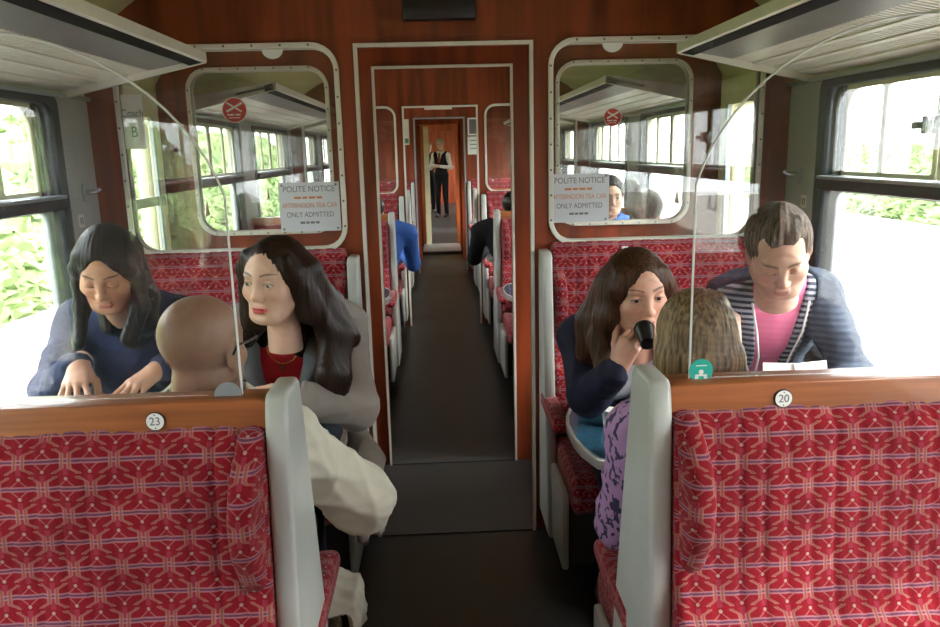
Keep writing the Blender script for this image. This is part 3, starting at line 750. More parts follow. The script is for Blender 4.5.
# ------------------------------------------------------------------ tables
def table(s, yc, label, group=None):
    t = empty('folding_table', (s*XW, yc, 0), label, 'table', group)
    xe, w = .335, .275
    o = [(XW-.012, -w), (.50, -w), (.42, -w+.012), (.372, -w+.055), (.345, -w+.14), (xe, -.06), (xe, .06), (.345, w-.14), (.372, w-.055), (.42, w-.012), (.50, w), (XW-.012, w)]
    oo = [(s*a, yc+b) for a, b in o]
    ins = [(s*(a+.010 if a < 1 else a), yc+b*(.963 if abs(b) > .2 else .95)) for a, b in o]
    top = link('table_top', slab([ins], 'Z', .712, .7365), 'table_blue', t)
    link('metal_edge', slab([oo, ins], 'Z', .706, .738, .003), 'alu_edge', t)
    tube('leg', [(s*.75, yc, .70), (s*.78, yc, .02)], .022, 'alu_edge', t, 12)
    bm = bmesh.new(); add_tube(bm, [(s*.78, yc, 0), (s*.78, yc, .02)], .045, 20); link('foot', bm_done(bm, autosmooth=R(40)), 'alu_edge', t)
    box('wall_bracket', s*(XW-.05), s*(XW-.012), yc-.2, yc+.2, .66, .706, 'seat_grey', t)
    return t
table(-1, 2.17, 'blue topped table between the bald man and the woman in the grey coat')
table(1, 2.17, 'blue topped table in front of the woman drinking')
for s in (-1, 1):
    for i, yt in enumerate((4.55, 6.13, 7.77, 9.34)): table(s, yt, ('blue topped table just behind the vestibule wall', 'blue topped table before the second glazed partition', 'blue topped table just past the second glazed partition', 'blue topped table next to the ventilator wall')[i], 'tables in bay %d beyond the vestibule' % (i+1))

# ------------------------------------------------------------------ acrylic screens on the rails
def screen(s, label):
    t = empty('acrylic_screen', (s*.8, Y_UNIT, 1.152), label, 'screen')
    xe = .392 if s < 0 else .405; top = 1.768; r = .27
    lp = [(xe, 1.1535), (XW-.03, 1.1535), (XW-.03, top), (xe+r+.12, top)]
    for i in range(1, 15):
        a = PI/2 + (PI/2)*i/14
        lp.append((xe + r + .12*(1-i/14.0) + r*math.cos(a)*1.0, top - r + r*math.sin(a)))
    lp = [(s*a, b) for a, b in lp]
    link('sheet', slab([lp], 'Y', Y_UNIT-.0025, Y_UNIT+.0025), 'screen_acrylic', t)
    e = [lp[3]] + lp[4:] + [lp[0]]
    e = [lp[2]] + e
    tube('polished_edge', [(a, Y_UNIT, b) for a, b in e], .0023, 'acrylic_edge', t, 6)
    return t
sl = screen(-1, 'clear acrylic screen with a grey clip behind the bald head')
sr = screen(1, 'clear acrylic screen with a round teal badge at its foot')
disc_xz('clip', -.415, Y_UNIT-.003, 1.153, .024, .024, .004, 'grey_sticker', sl, 20, 0, PI)
SX = .425
st = disc_xz('sticker', SX, Y_UNIT-.003, 1.168, .0215, .0215, .001, 'teal_sticker', sr, 28)
# little white figure on the sticker
disc_xz('icon', SX, Y_UNIT-.0042, 1.1655, .0045, .0045, .0004, 'white_card', st, 12)
box('icon', SX-.011, SX+.011, Y_UNIT-.0046, Y_UNIT-.0041, 1.158, 1.161, 'white_card', st)
for k in (-1, 1): box('icon', SX+k*.008-.003, SX+k*.008+.003, Y_UNIT-.0046, Y_UNIT-.0041, 1.153, 1.1575, 'white_card', st)
box('icon', SX-.010, SX+.010, Y_UNIT-.0046, Y_UNIT-.0041, 1.1765, 1.1785, 'white_card', st)

# ------------------------------------------------------------------ outside
gr = box('ground_outside', -60, 60, -40, 60, -1.25, -1.15, 'ballast'); tag(gr, kind='structure')
def bank(name, x, z0, z1, label):
    rnd = np.random.RandomState(int(abs(x)*10))
    ny, nz = 420, 60; vs = []; fs = []
    for i in range(ny):
        for j in range(nz):
            y = -25 + 70*i/(ny-1); q = j/(nz-1)
            h = z0 + (z1-z0)*q
            vs.append((x + math.copysign(1, x)*(2.2*q**1.5) + rnd.normal()*.07, y + rnd.normal()*.06, h + rnd.normal()*.05*(1+q)))
    for i in range(ny-1):
        for j in range(nz-1):
            a = i*nz+j; fs.append((a, a+nz, a+nz+1, a+1))
    o = link(name, mesh_from(vs, fs), 'foliage'); tag(o, label, 'hedge', kind='stuff'); return o
bank('hedge', -7.5, -1.2, 2.6, 'green lineside hedge outside the windows by the laminate wall')
bank('hedge', 16, -1.2, 1.5, 'low green lineside hedge outside the brightest windows')

# ------------------------------------------------------------------ people: smooth distance-field bodies
def unit(v): v = np.asarray(v, float); return v/(np.linalg.norm(v)+1e-12)
V3 = lambda *a: np.array(a, float)
def rot(yaw=0, pitch=0, roll=0):
    return np.array(Matrix.Rotation(R(yaw), 3, 'Z') @ Matrix.Rotation(R(pitch), 3, 'X') @ Matrix.Rotation(R(roll), 3, 'Y'))
class SDF:
    def __init__(s, lo, hi, h):
        s.lo = np.asarray(lo, float); s.h = h
        s.n = np.ceil((np.asarray(hi)-s.lo)/h).astype(int)+1
        s.a = np.full(s.n, 1.0, np.float32)
        s.ax = [(s.lo[i] + h*np.arange(s.n[i])).astype(np.float32) for i in range(3)]
    def _win(s, lo, hi):
        i0 = np.clip(np.floor((np.asarray(lo)-s.lo)/s.h).astype(int), 0, s.n-1); i1 = np.clip(np.ceil((np.asarray(hi)-s.lo)/s.h).astype(int)+1, 1, s.n)
        sl = tuple(slice(a, max(b, a+1)) for a, b in zip(i0, i1))
        g = np.meshgrid(*(s.ax[i][sl[i]] for i in range(3)), indexing='ij', sparse=True)
        return sl, g
    def _mix(s, sl, d, k, mode):
        a = s.a[sl]
        if mode == 'add':
            if k > 0:
                q = np.clip(.5+.5*(d-a)/k, 0, 1); s.a[sl] = d + (a-d)*q - k*q*(1-q)
            else: s.a[sl] = np.minimum(a, d)
        else:
            d = -d
            if k > 0:
                q = np.clip(.5-.5*(d-a)/k, 0, 1); s.a[sl] = d + (a-d)*q + k*q*(1-q)
            else: s.a[sl] = np.maximum(a, d)
    def cap(s, a, b, ra, rb=None, k=.02, mode='add'):
        a, b = np.asarray(a, float), np.asarray(b, float); rb = ra if rb is None else rb
        m = max(ra, rb)+k+3*s.h
        sl, (X, Y, Z) = s._win(np.minimum(a, b)-m, np.maximum(a, b)+m)
        d = b-a; L2 = float(d@d)+1e-12
        t = np.clip(((X-a[0])*d[0]+(Y-a[1])*d[1]+(Z-a[2])*d[2])/L2, 0, 1)
        dd = np.sqrt((X-a[0]-t*d[0])**2+(Y-a[1]-t*d[1])**2+(Z-a[2]-t*d[2])**2) - (ra+(rb-ra)*t)
        s._mix(sl, dd.astype(np.float32), k, mode)
    def chain(s, pts, r0, r1, k=.02, mode='add'):
        n = len(pts)-1
        for i in range(n): s.cap(pts[i], pts[i+1], r0+(r1-r0)*i/n, r0+(r1-r0)*(i+1)/n, k, mode)
    def ell(s, c, r, M=None, k=.02, mode='add'):
        c, r = np.asarray(c, float), np.asarray(r, float)
        m = max(r)+k+3*s.h
        sl, (X, Y, Z) = s._win(c-m, c+m)
        x, y, z = X-c[0], Y-c[1], Z-c[2]
        if M is not None:
            M = np.asarray(M); x, y, z = (M[0, i]*x+M[1, i]*y+M[2, i]*z for i in range(3))
        k0 = np.sqrt((x/r[0])**2+(y/r[1])**2+(z/r[2])**2); k1 = np.sqrt((x/r[0]**2)**2+(y/r[1]**2)**2+(z/r[2]**2)**2)+1e-9
        s._mix(sl, (k0*(k0-1)/k1).astype(np.float32), k, mode)
    def fn(s, f, k=0.0, mode='sub'):
        sl, g = s._win(s.lo, s.lo+s.h*s.n)
        d = f(*g); s._mix(sl, np.broadcast_to(d, s.a.shape).astype(np.float32), k, mode)
    def mesh(s):
        """surface nets"""
        a = s.a; ins = a < 0
        n0, n1, n2 = a.shape
        cnt = np.zeros((n0-1, n1-1, n2-1), np.int8)
        for i in (0, 1):
            for j in (0, 1):
                for k in (0, 1): cnt += ins[i:n0-1+i, j:n1-1+j, k:n2-1+k]
        act = (cnt > 0) & (cnt < 8); idx = np.argwhere(act)
        if len(idx) == 0: return np.zeros((0, 3)), np.zeros((0, 4), int)
        I, J, K = idx.T
        acc = np.zeros((len(idx), 3)); num = np.zeros(len(idx))
        cs = [(0, 0, 0), (1, 0, 0), (0, 1, 0), (1, 1, 0), (0, 0, 1), (1, 0, 1), (0, 1, 1), (1, 1, 1)]
        val = [a[I+c[0], J+c[1], K+c[2]].astype(float) for c in cs]
        for p in range(8):
            for q in range(p+1, 8):
                if sum(abs(cs[p][i]-cs[q][i]) for i in range(3)) != 1: continue
                m = (val[p] < 0) != (val[q] < 0)
                t = np.where(m, val[p]/np.where(m, val[p]-val[q], 1), 0)
                for i in range(3): acc[:, i] += np.where(m, cs[p][i]+t*(cs[q][i]-cs[p][i]), 0)
                num += m
        v = (idx + acc/num[:, None])*s.h + s.lo
        vid = np.full(act.shape, -1, np.int64); vid[I, J, K] = np.arange(len(idx))
        quads = []
        for ax in range(3):
            o1, o2 = [(1, 2), (2, 0), (0, 1)][ax]
            sl0 = [slice(1, -1)]*3; sl0[ax] = slice(0, -1); sl1 = [slice(1, -1)]*3; sl1[ax] = slice(1, None)
            f = ins[tuple(sl0)] != ins[tuple(sl1)]; e = np.argwhere(f)
            if not len(e): continue
            base = e.copy(); base[:, o1] += 1; base[:, o2] += 1
            inside = ins[tuple(base.T)]
            def cell(d1, d2):
                c = base.copy(); c[:, o1] -= d1; c[:, o2] -= d2; return vid[tuple(c.T)]
            q = np.stack([cell(1, 1), cell(0, 1), cell(0, 0), cell(1, 0)], 1)
            q[~inside] = q[~inside][:, ::-1]
            quads.append(q)
        q = np.vstack(quads); q = q[(q >= 0).all(1)]
        return v, q
def smooth(v, q, it=2, lam=.5):
    e = np.vstack([q[:, [0, 1]], q[:, [1, 2]], q[:, [2, 3]], q[:, [3, 0]]])
    e = np.vstack([e, e[:, ::-1]]); deg = np.bincount(e[:, 0], minlength=len(v))[:, None]+1e-9
    for _ in range(it):
        m = np.stack([np.bincount(e[:, 0], weights=v[e[:, 1], i], minlength=len(v)) for i in range(3)], 1)/deg
        v = v + lam*(m-v)
    return v
def normals(v, q):
    fn = np.cross(v[q[:, 2]]-v[q[:, 0]], v[q[:, 3]]-v[q[:, 1]])
    n = np.stack([sum(np.bincount(q[:, j], weights=fn[:, i], minlength=len(v)) for j in range(4)) for i in range(3)], 1)
    return n/(np.linalg.norm(n, axis=1)[:, None]+1e-12)
def np_mesh(v, q, col=None):
    me = bpy.data.meshes.new('mesh')
    me.vertices.add(len(v)); me.vertices.foreach_set('co', np.asarray(v, np.float32).ravel())
    me.loops.add(len(q)*4); me.loops.foreach_set('vertex_index', np.asarray(q, np.int32).ravel())
    me.polygons.add(len(q)); me.polygons.foreach_set('loop_start', np.arange(len(q), dtype=np.int32)*4)
    me.update(calc_edges=True); me.validate()
    me.polygons.foreach_set('use_smooth', np.ones(len(me.polygons), bool))
    if col is not None and len(me.vertices) == len(v):
        at = me.color_attributes.new('col', 'FLOAT_COLOR', 'POINT')
        at.data.foreach_set('color', np.hstack([col, np.ones((len(v), 1))]).astype(np.float32).ravel())
    return me

mat('skin', (.6, .4, .3), .45, attr='col', sss=.12, var=.08, scale=(60, 60, 60), spec=.35)
mat('eye', (.8, .8, .8), .12, attr='col', spec=.6)

def make_head(C, yaw, pitch, roll, sc, skin, lips, brow, female=True, eyes=1.0, h=.0026, beard=None, gaze=(0, 0), bald=False, old=0.0, mouth=True):
    """head and neck facing -Y in its own frame; returns world verts, quads, vertex colours and the eye data"""
    S = SDF((-.10, -.135, -.21), (.10, .125, .135), h)
    S.ell((0, .018, .036), (.0745, .092, .080), k=.0)
    S.ell((0, -.022, .016), (.0655, .073, .082), k=.03)
    jw = .047 if female else .056
    S.ell((0, -.030, -.056), (jw, .056, .048), k=.035)
    S.ell((0, -.070, -.090), (.021 if female else .026, .019, .017), k=.028)
    for sx in (-1, 1):
        S.ell((sx*.039, -.058, -.022), (.025, .024, .022), k=.022)
        S.cap((sx*.055, -.01, -.052), (sx*.030, -.058, -.086), .018, .016, k=.03)
    S.cap((-.034, -.083, .030), (.034, -.083, .030), .0095 if not female else .0075, k=.018)
    for sx in (-1, 1): S.ell((sx*.031, -.097, .010), (.018, .014, .0115), k=.012, mode='sub')
    # nose
    S.cap((0, -.087, .020), (0, -.1015, -.022), .0072, .0095, k=.012)
    S.ell((0, -.1035, -.027), (.0118, .0115, .0100), k=.008)
    for sx in (-1, 1):
        S.ell((sx*.0120, -.095, -.031), (.0078, .0095, .0068), k=.006)
        S.ell((sx*.0062, -.102, -.0375), (.0030, .0045, .0026), k=.002, mode='sub')
    # mouth
    if mouth:
        S.ell((0, -.0925, -.0555), (.0225, .0085, .0058), k=.006)
        S.ell((0, -.0915, -.0665), (.0190, .0085, .0068), k=.006)
        S.cap((-.021, -.0960, -.0612), (.021, -.0960, -.0612), .0016, k=.003, mode='sub')
        S.ell((0, -.098, -.079), (.018, .010, .0055), k=.01, mode='sub')
    # eyelids
    for sx in (-1, 1):
        S.ell((sx*.031, -.0775, .0075), (.0150, .0150, .0125), k=.004)
        if eyes > .05: S.ell((sx*.031, -.0925, .0062), (.0128, .0080, .0058*eyes), k=.0015, mode='sub')
    # ears
    for sx in (-1, 1):
        M = rot(sx*22, 12, 0)
        S.ell((sx*.0770, .014, -.004), (.0065, .0175, .0310), M, k=.006)
        S.ell((sx*.0835, .010, .000), (.0040, .0095, .0180), M, k=.004, mode='sub')
        S.ell((sx*.0735, .006, -.034), (.0060, .0085, .0100), k=.006)
    nr = .044 if female else .056
    S.cap((0, .020, -.07), (0, .030, -.20), nr, nr+.004, k=.03)
    v, q = S.mesh(); v = smooth(v, q, 1, .4)
    x, y, z = v.T; ax = np.abs(x)
    col = np.tile(np.array(skin, float), (len(v), 1))
    def blend(m, c):
        nonlocal col
        m = np.clip(m, 0, 1)[:, None]; col = col*(1-m) + np.array(c)*m
    front = y < -.05
    # cheeks and nose a little redder
    blend(.35*np.exp(-(((ax-.042)/.02)**2+((z+.028)/.018)**2))*front, np.array(skin)*np.array((1.02, .72, .68)))
    blend(.25*np.exp(-((x/.014)**2+((z+.028)/.012)**2))*front, np.array(skin)*np.array((1.0, .75, .70)))
    if mouth:
        lw = np.sqrt(np.clip(1-(x/.0235)**2, 0, 1))
        lm = (z < -.0610+.0078*lw) & (z > -.0612-.0100*lw) & (ax < .0235) & (y < -.084)
        blend(lm*.9, lips)
    bz = .031 + .006*np.sin(np.clip((ax-.012)/.036, 0, 1)*PI*.75) + (0.0 if female else -.003)
    bw = (.0030 if female else .0046)*(1-.45*np.clip((ax-.030)/.02, 0, 1))
    blend(.85*np.exp(-((z-bz)/bw)**4)*(ax > .011)*(ax < .051)*front, brow)
    # lashes along the upper lid
    ez = .0062 + .0058*max(eyes, .0)*np.sqrt(np.clip(1-((ax-.031)/.0135)**2, 0, 1)) if eyes > .05 else .0015 - .0030*np.sqrt(np.clip(1-((ax-.031)/.0135)**2, 0, 1))
    blend(.9*np.exp(-((z-ez)/.0016)**2)*(np.abs(ax-.031) < .0145)*(y < -.07), (.02, .014, .012))
    if beard is not None:
        bm_ = np.clip((-.040 - z + .25*np.clip(ax-.03, 0, 1))/.012, 0, 1)*(y < .0)*(z > -.118)*(1-((ax < .02) & (z > -.072) & (z < -.050)))
        mus = np.exp(-(((z+.047)/.005)**2))*(ax < .027)*front
        blend(np.clip(bm_*.8+mus*.8, 0, .85), beard)
    M = rot(yaw, pitch, roll)*sc
    wv = v@M.T + np.asarray(C)
    ed = []
    if eyes > .05:
        for sx in (-1, 1): ed.append((np.asarray(C) + M@V3(sx*.031, -.0775, .0072), M))
    return wv, q, col, ed, M
def eye_mesh(c, M, iris=(.10, .05, .025), gaze=(0, 0)):
    bm = bmesh.new(); bmesh.ops.create_uvsphere(bm, u_segments=20, v_segments=14, radius=.0128)
    me = bm_done(bm, True); co = np.zeros(len(me.vertices)*3); me.vertices.foreach_get('co', co); co = co.reshape(-1, 3)
    co = co[:, [0, 2, 1]]*np.array([1, -1, 1])           # pole to -Y
    G = rot(gaze[0], gaze[1], 0); d = co@G/.0128; f = -d[:, 1]
    ang = np.arccos(np.clip(f, -1, 1))
    col = np.where((ang < .24)[:, None], (.01, .008, .008), np.where((ang < .50)[:, None], iris, (.62, .58, .55)))
    w = co@M.T + c; me.vertices.foreach_set('co', w.ravel())
    at = me.color_attributes.new('col', 'FLOAT_COLOR', 'POINT'); at.data.foreach_set('color', np.hstack([col, np.ones((len(col), 1))]).astype(np.float32).ravel())
    me.update(); bm = bmesh.new(); bm.from_mesh(me); bmesh.ops.recalc_face_normals(bm, faces=bm.faces); bm.to_mesh(me); bm.free()
    me.polygons.foreach_set('use_smooth', [True]*len(me.polygons))
    return me
def make_hand(wr, fwd, back, side, curl=(20, 30, 20), spread=5, sc=1.0, thumb=(35, 20), h=.0026, per=None):
    """wrist position, finger direction, direction the back of the hand faces, thumb side (+1: thumb along back x fwd)"""
    f = unit(fwd); b = unit(np.asarray(back) - f*np.dot(back, f)); t = np.cross(b, f)*side
    M = np.stack([f, t, b], 1)
    S = SDF((-.05, -.075, -.10), (.20, .085, .05), h)
    kn = [V3(.088, .026, 0), V3(.092, .008, .003), V3(.087, -.010, .002), V3(.078, -.026, -.003)]
    ln = [(.042, .025, .020), (.046, .028, .021), (.042, .026, .020), (.033, .020, .018)]
    rr = [.0088, .0090, .0086, .0076]
    for p, r in zip(kn, rr): S.cap((.0, p[1]*.55, -.002), p, .0150, r+.0022, k=.012)
    S.cap((-.045, 0, 0), (.01, 0, 0), .0240, .0215, k=.02)
    S.ell((.035, .018, -.012), (.032, .016, .014), k=.015)
    for i, (p, L, r) in enumerate(zip(kn, ln, rr)):
        cu = per[i] if per else curl
        a = 0.0; q = p.copy(); sp = R((1.5-i)*spread)
        for j in range(3):
            a += R(cu[j]); d = V3(math.cos(a)*math.cos(sp), math.cos(a)*math.sin(sp), -math.sin(a))
            n = q + d*L[j]; S.cap(q, n, r*(1-.09*j), r*(1-.09*(j+1)), k=.004); q = n
    a0, a1 = R(thumb[0]), R(thumb[1])
    p0 = V3(.022, .022, -.010); d0 = V3(math.cos(a0)*.9, math.sin(a0), -.35); p1 = p0 + unit(d0)*.040
    d1 = V3(math.cos(a0-a1), math.sin(a0-a1), -.45); p2 = p1 + unit(d1)*.030; d2 = V3(math.cos(a0-2*a1), math.sin(a0-2*a1), -.5); p3 = p2 + unit(d2)*.024
    S.cap(p0, p1, .0135, .0105, k=.012); S.cap(p1, p2, .0102, .0095, k=.005); S.cap(p2, p3, .0094, .0080, k=.004)
    v, q = S.mesh(); v = smooth(v, q, 1, .35)
    v = v*sc
    if side < 0: q = q[:, ::-1]
    return v@M.T + np.asarray(wr), q
def frame_of(J):
    up = unit(J['neck']-J['pelvis']); lat = unit(J['sh'][1]-J['sh'][0]); lat = unit(lat-up*(lat@up)); fw = np.cross(lat, up)
    if J.get('flip'): lat, fw = lat, fw
    return lat, fw, up
def add_torso(S, J, inf=0.0, b=1.0, bust=0.0, k=.05, belly=0.0):
    lat, fw, up = frame_of(J); M = np.stack([lat, fw, up], 1); p, n = J['pelvis'], J['neck']; d = n-p
    S.ell(p+up*.02, V3(.165*b+inf, .120+inf, .12+inf), M, k=.0)
    S.ell(p+d*.42, V3(.140*b+inf, .100+inf+belly, .17+inf), M, k=k)
    S.ell(p+d*.74, V3(.150*b+inf, .104+inf, .15+inf), M, k=k)
    S.cap(J['sh'][0]*.9+J['sh'][1]*.1, J['sh'][1]*.9+J['sh'][0]*.1, .052+inf, k=k)
    for s in J['sh']: S.cap(n+up*.03, s, .040+inf, .046+inf, k=.04)
    if bust:
        for sg in (-1, 1): S.ell(p+d*.66+fw*(.085)+lat*.072*sg, V3(.062+inf, .055*bust+inf, .062+inf), M, k=.04)
def add_arms(S, J, inf=0.0, b=1.0, k=.03, which=(0, 1), cuff=0.0):
    for i in which:
        s, e, w = J['sh'][i], J['el'][i], J['wr'][i]
        S.cap(s, e, .047*b+inf, .040*b+inf, k=k); S.cap(e, e + (w-e)*(1-cuff), .040*b+inf, .027*b+inf, k=.02)
def add_legs(S, J, inf=0.0, b=1.0, lo=True):
    for i in (0, 1):
        S.cap(J['hip'][i], J['kn'][i], .078*b+inf, .056*b+inf, k=.04)
        if lo: S.cap(J['kn'][i], J['an'][i], .054*b+inf, .036*b+inf, k=.02)
def bounds(J, extra=()):
    pts = [J['pelvis'], J['neck']] + list(J['sh']) + list(J['el']) + list(J['wr']) + list(J['hip']) + list(J['kn']) + list(J['an']) + list(extra)
    return np.min(pts, 0), np.max(pts, 0)
def seat_joints(px, py, face, sh, el, wr, neck, pz=.575, knee_x=.10, knee_dy=.42):
    """joints of a seated person; face = -1 looks to the back of the coach (-Y), +1 away from it"""
    J = dict(pelvis=V3(px, py, pz), neck=V3(*neck), sh=[V3(*a) for a in sh], el=[V3(*a) for a in el], wr=[V3(*a) for a in wr])
    sx = 1 if J['sh'][1][0] > J['sh'][0][0] else -1
    J['hip'] = [V3(px-sx*.085, py, pz-.02), V3(px+sx*.085, py, pz-.02)]
    J['kn'] = [V3(px-sx*knee_x, py+face*knee_dy, .53), V3(px+sx*knee_x, py+face*knee_dy, .53)]
    J['an'] = [V3(px-sx*knee_x, py+face*(knee_dy-.11), .09), V3(px+sx*knee_x, py+face*(knee_dy-.11), .09)]
    return J
def cloth_mesh(S, folds=0.0, seed=0, sm=2):
    v, q = S.mesh(); v = smooth(v, q, sm, .5)
    if folds:
        n = normals(v, q); r = np.random.RandomState(seed); d = np.zeros(len(v))
        for i in range(6):
            k = unit(r.normal(size=3)*np.array([1, 1, 1.3]))*r.uniform(38, 85); ph = r.rand()*6
            w = v + .022*np.sin(v[:, [1, 2, 0]]*r.uniform(9, 20)+ph)
            d += (1-np.abs(np.sin((w@k)*.5+ph)))**2.2 - .35
        d /= 3.0
        v = v + n*(folds*d)[:, None]
    return v, q
def person(name, label, J, head, hands=(), group=None, mshoe='shoe_black', hbody=.009, skinc=(.5, .3, .22), feet=True):
    """returns the root; the body is one mesh of torso, limbs, neck, head and hands"""
    base = (float(J['pelvis'][0]), float(J['pelvis'][1]), 0)
    root = empty(name, base, label, 'person', group)
    lo, hi = bounds(J, [head[0]] if head else [])
    S = SDF(lo-.22, hi+.20, hbody)
    add_torso(S, J, -.012); add_arms(S, J, -.006); add_legs(S, J, -.010)
    S.cap(J['neck']-unit(J['neck']-J['pelvis'])*.02, head[0]+head[4]@V3(0, .028, -.10), .046, .040, k=.03)
    for i in (0, 1):
        f = unit(V3(J['kn'][i][0]-J['hip'][i][0], J['kn'][i][1]-J['hip'][i][1], 0)) if np.linalg.norm((J['kn'][i]-J['hip'][i])[:2]) > .08 else V3(*J.get('toe', (0, -1, 0)))
        S.cap(J['an'][i]-V3(0, 0, .03), J['an'][i]+f*.12-V3(0, 0, .055), .034, .026, k=.02)
    v, q = S.mesh(); v = smooth(v, q, 1); c = np.tile(np.array(skinc, float), (len(v), 1))
    VS, QS, CS = [v], [q], [c]; off = len(v)
    for hv, hq, hc in [(head[1], head[2], head[3])] + [(a, b, np.tile(np.array(skinc, float), (len(a), 1))) for a, b in hands]:
        VS.append(hv); QS.append(hq+off); CS.append(hc); off += len(hv)
    body = link('body', np_mesh(np.vstack(VS), np.vstack(QS), np.vstack(CS)), 'skin', root)
    for e in head[5]: link('eye', eye_mesh(e[0], e[1], head[6], head[7]), 'eye', body)
    if feet:
        for i in (0, 1):
            f = unit(V3(J['kn'][i][0]-J['hip'][i][0], J['kn'][i][1]-J['hip'][i][1], 0)) if np.linalg.norm((J['kn'][i]-J['hip'][i])[:2]) > .08 else V3(*J.get('toe', (0, -1, 0)))
            a = J['an'][i]; S = SDF(a-V3(.2, .2, .10), a+V3(.2, .2, .08), .008)
            S.cap(a-V3(0, 0, .045)-f*.03, a+f*.14-V3(0, 0, .058), .042, .034, k=.0); S.cap(a, a-V3(0, 0, .04), .046, .044, k=.02)
            S.fn(lambda X, Y, Z: (Z-.004)+0*X+0*Y, mode='sub')
            v, q = S.mesh(); link('shoe', np_mesh(smooth(v, q, 1), q), mshoe, root)
    return root
def head_pack(C, yaw, pitch, roll, sc, skin, lips, brow, iris=(.10, .05, .025), gaze=(0, 0), **kw):
    v, q, c, ed, M = make_head(C, yaw, pitch, roll, sc, skin, lips, brow, **kw)
    return [np.asarray(C, float), v, q, c, M, ed, iris, gaze]
def garment(nm, S, m, root, folds=.004, seed=0, sm=2):
    v, q = cloth_mesh(S, folds, seed, sm); return link(nm, np_mesh(v, q), m, root)
def hair_obj(S, m, root, axis, amp=.0022, freq=46, seed=0, sm=2, twist=0.0, part=None):
    v, q = S.mesh(); v = smooth(v, q, sm, .5); n = normals(v, q)
    d = v-np.asarray(axis); th = np.arctan2(d[:, 0], d[:, 1]) + twist*d[:, 2]
    r = np.random.RandomState(seed)
    w = np.sin(freq*th+3*np.sin(d[:, 2]*9+seed)+2*np.sin(5*th)) + .6*np.sin(freq*1.83*th+1.3+4*np.sin(d[:, 2]*7))
    v = v + n*(amp*w*.6)[:, None]
    return link('hair', np_mesh(v, q), m, root)
def hair_mat(name, c, c2, rough=.42):
    m = mat(name, c, rough, scale=(150, 150, 2.2), col2=c2, bump=.0025, bscale=(260, 260, 3), spec=.22, detail=3); return m
hair_mat('hair_black', (.004, .0035, .003), (.020, .015, .012), .34); hair_mat('hair_dark_brown', (.009, .0045, .003), (.032, .014, .008))
hair_mat('hair_brown', (.085, .034, .016), (.016, .007, .004)); hair_mat('hair_fair', (.30, .20, .105), (.085, .05, .026)); hair_mat('hair_grey_brown', (.15, .10, .07), (.035, .022, .016), .55)
hair_mat('hair_grey', (.45, .43, .40), (.25, .24, .23), .5)
hair_mat('stubble', (.26, .17, .12), (.20, .13, .09), .7)
mat('shoe_black', (.012, .011, .011), .35)
mat('navy_sweat', (.019, .025, .062), .9, bump=.002, bscale=(30, 30, 18), spec=.2, var=.12, scale=(9, 9, 9))
mat('grey_coat', (.31, .27, .245), .9, bump=.0015, bscale=(28, 28, 16), spec=.15, var=.10, scale=(7, 7, 7))
mat('grey_lapel', (.17, .19, .205), .85, spec=.2, var=.1)
mat('red_top', (.62, .012, .022), .7, bump=.001, bscale=(30, 30, 30))
mat('navy_blazer', (.014, .015, .034), .85, bump=.0015, bscale=(22, 22, 14), spec=.2)
mat('white_top', (.72, .73, .80), .8, bump=.001, bscale=(40, 40, 20))
mat('pink_shirt', (.75, .16, .30), .8, bump=.001, bscale=(40, 40, 20))
mat('navy_jacket', (.032, .042, .066), .85, bump=.002, bscale=(20, 20, 14), spec=.2)
mat('cream_jacket', (.56, .52, .42), .85, bump=.002, bscale=(22, 22, 16), spec=.2, var=.06)
mat('dark_trousers', (.014, .015, .022), .9, bump=.001, bscale=(24, 24, 14), spec=.2)
mat('black_cloth', (.010, .010, .011), .85, bump=.001, bscale=(24, 24, 14), spec=.2)
mat('white_shirt', (.74, .73, .70), .8, bump=.001, bscale=(24, 24, 14))
mat('blue_cloth', (.035, .12, .42), .8, bump=.002, bscale=(24, 24, 14))
mat('gold', (.75, .48, .13), .25, metal=1)
mat('silver', (.7, .7, .7), .2, metal=1)
mat('cup_black', (.006, .006, .006), .3)
mat('kraft_paper', (.42, .25, .14), .8, var=.1)
mat('paper_white', (.82, .82, .80), .7)
# navy and grey striped knit
m = mat('striped_knit', (.03, .035, .06), .9); nt = m.node_tree; tc = nt.nodes.new('ShaderNodeTexCoord'); sp = nt.nodes.new('ShaderNodeSeparateXYZ'); nt.links.new(tc.outputs['Object'], sp.inputs[0])
zz = N(nt, sp.outputs[2]) + N(nt, sp.outputs[0])*.10
nt.links.new(mixc(nt, ((zz/.0185).mod(1.0)-.5).abs().sstep(.20, .30), (.022, .026, .050), (.30, .31, .36)), nt.nodes['Principled BSDF'].inputs['Base Color'])
# lilac animal print
m = mat('animal_print', (.3, .17, .32), .8); nt = m.node_tree; tc = nt.nodes.new('ShaderNodeTexCoord'); mp = nt.nodes.new('ShaderNodeMapping'); mp.inputs['Scale'].default_value = (62, 62, 40)
nz = nt.nodes.new('ShaderNodeTexNoise'); nz.inputs['Scale'].default_value = 1.0; nz.inputs['Detail'].default_value = 1.5; nt.links.new(tc.outputs['Object'], mp.inputs[0]); nt.links.new(mp.outputs[0], nz.inputs[0])
nt.links.new(mixc(nt, N(nt, nz.outputs[0]).sstep(.535, .575), (.30, .165, .31), (.018, .014, .045)), nt.nodes['Principled BSDF'].inputs['Base Color'])

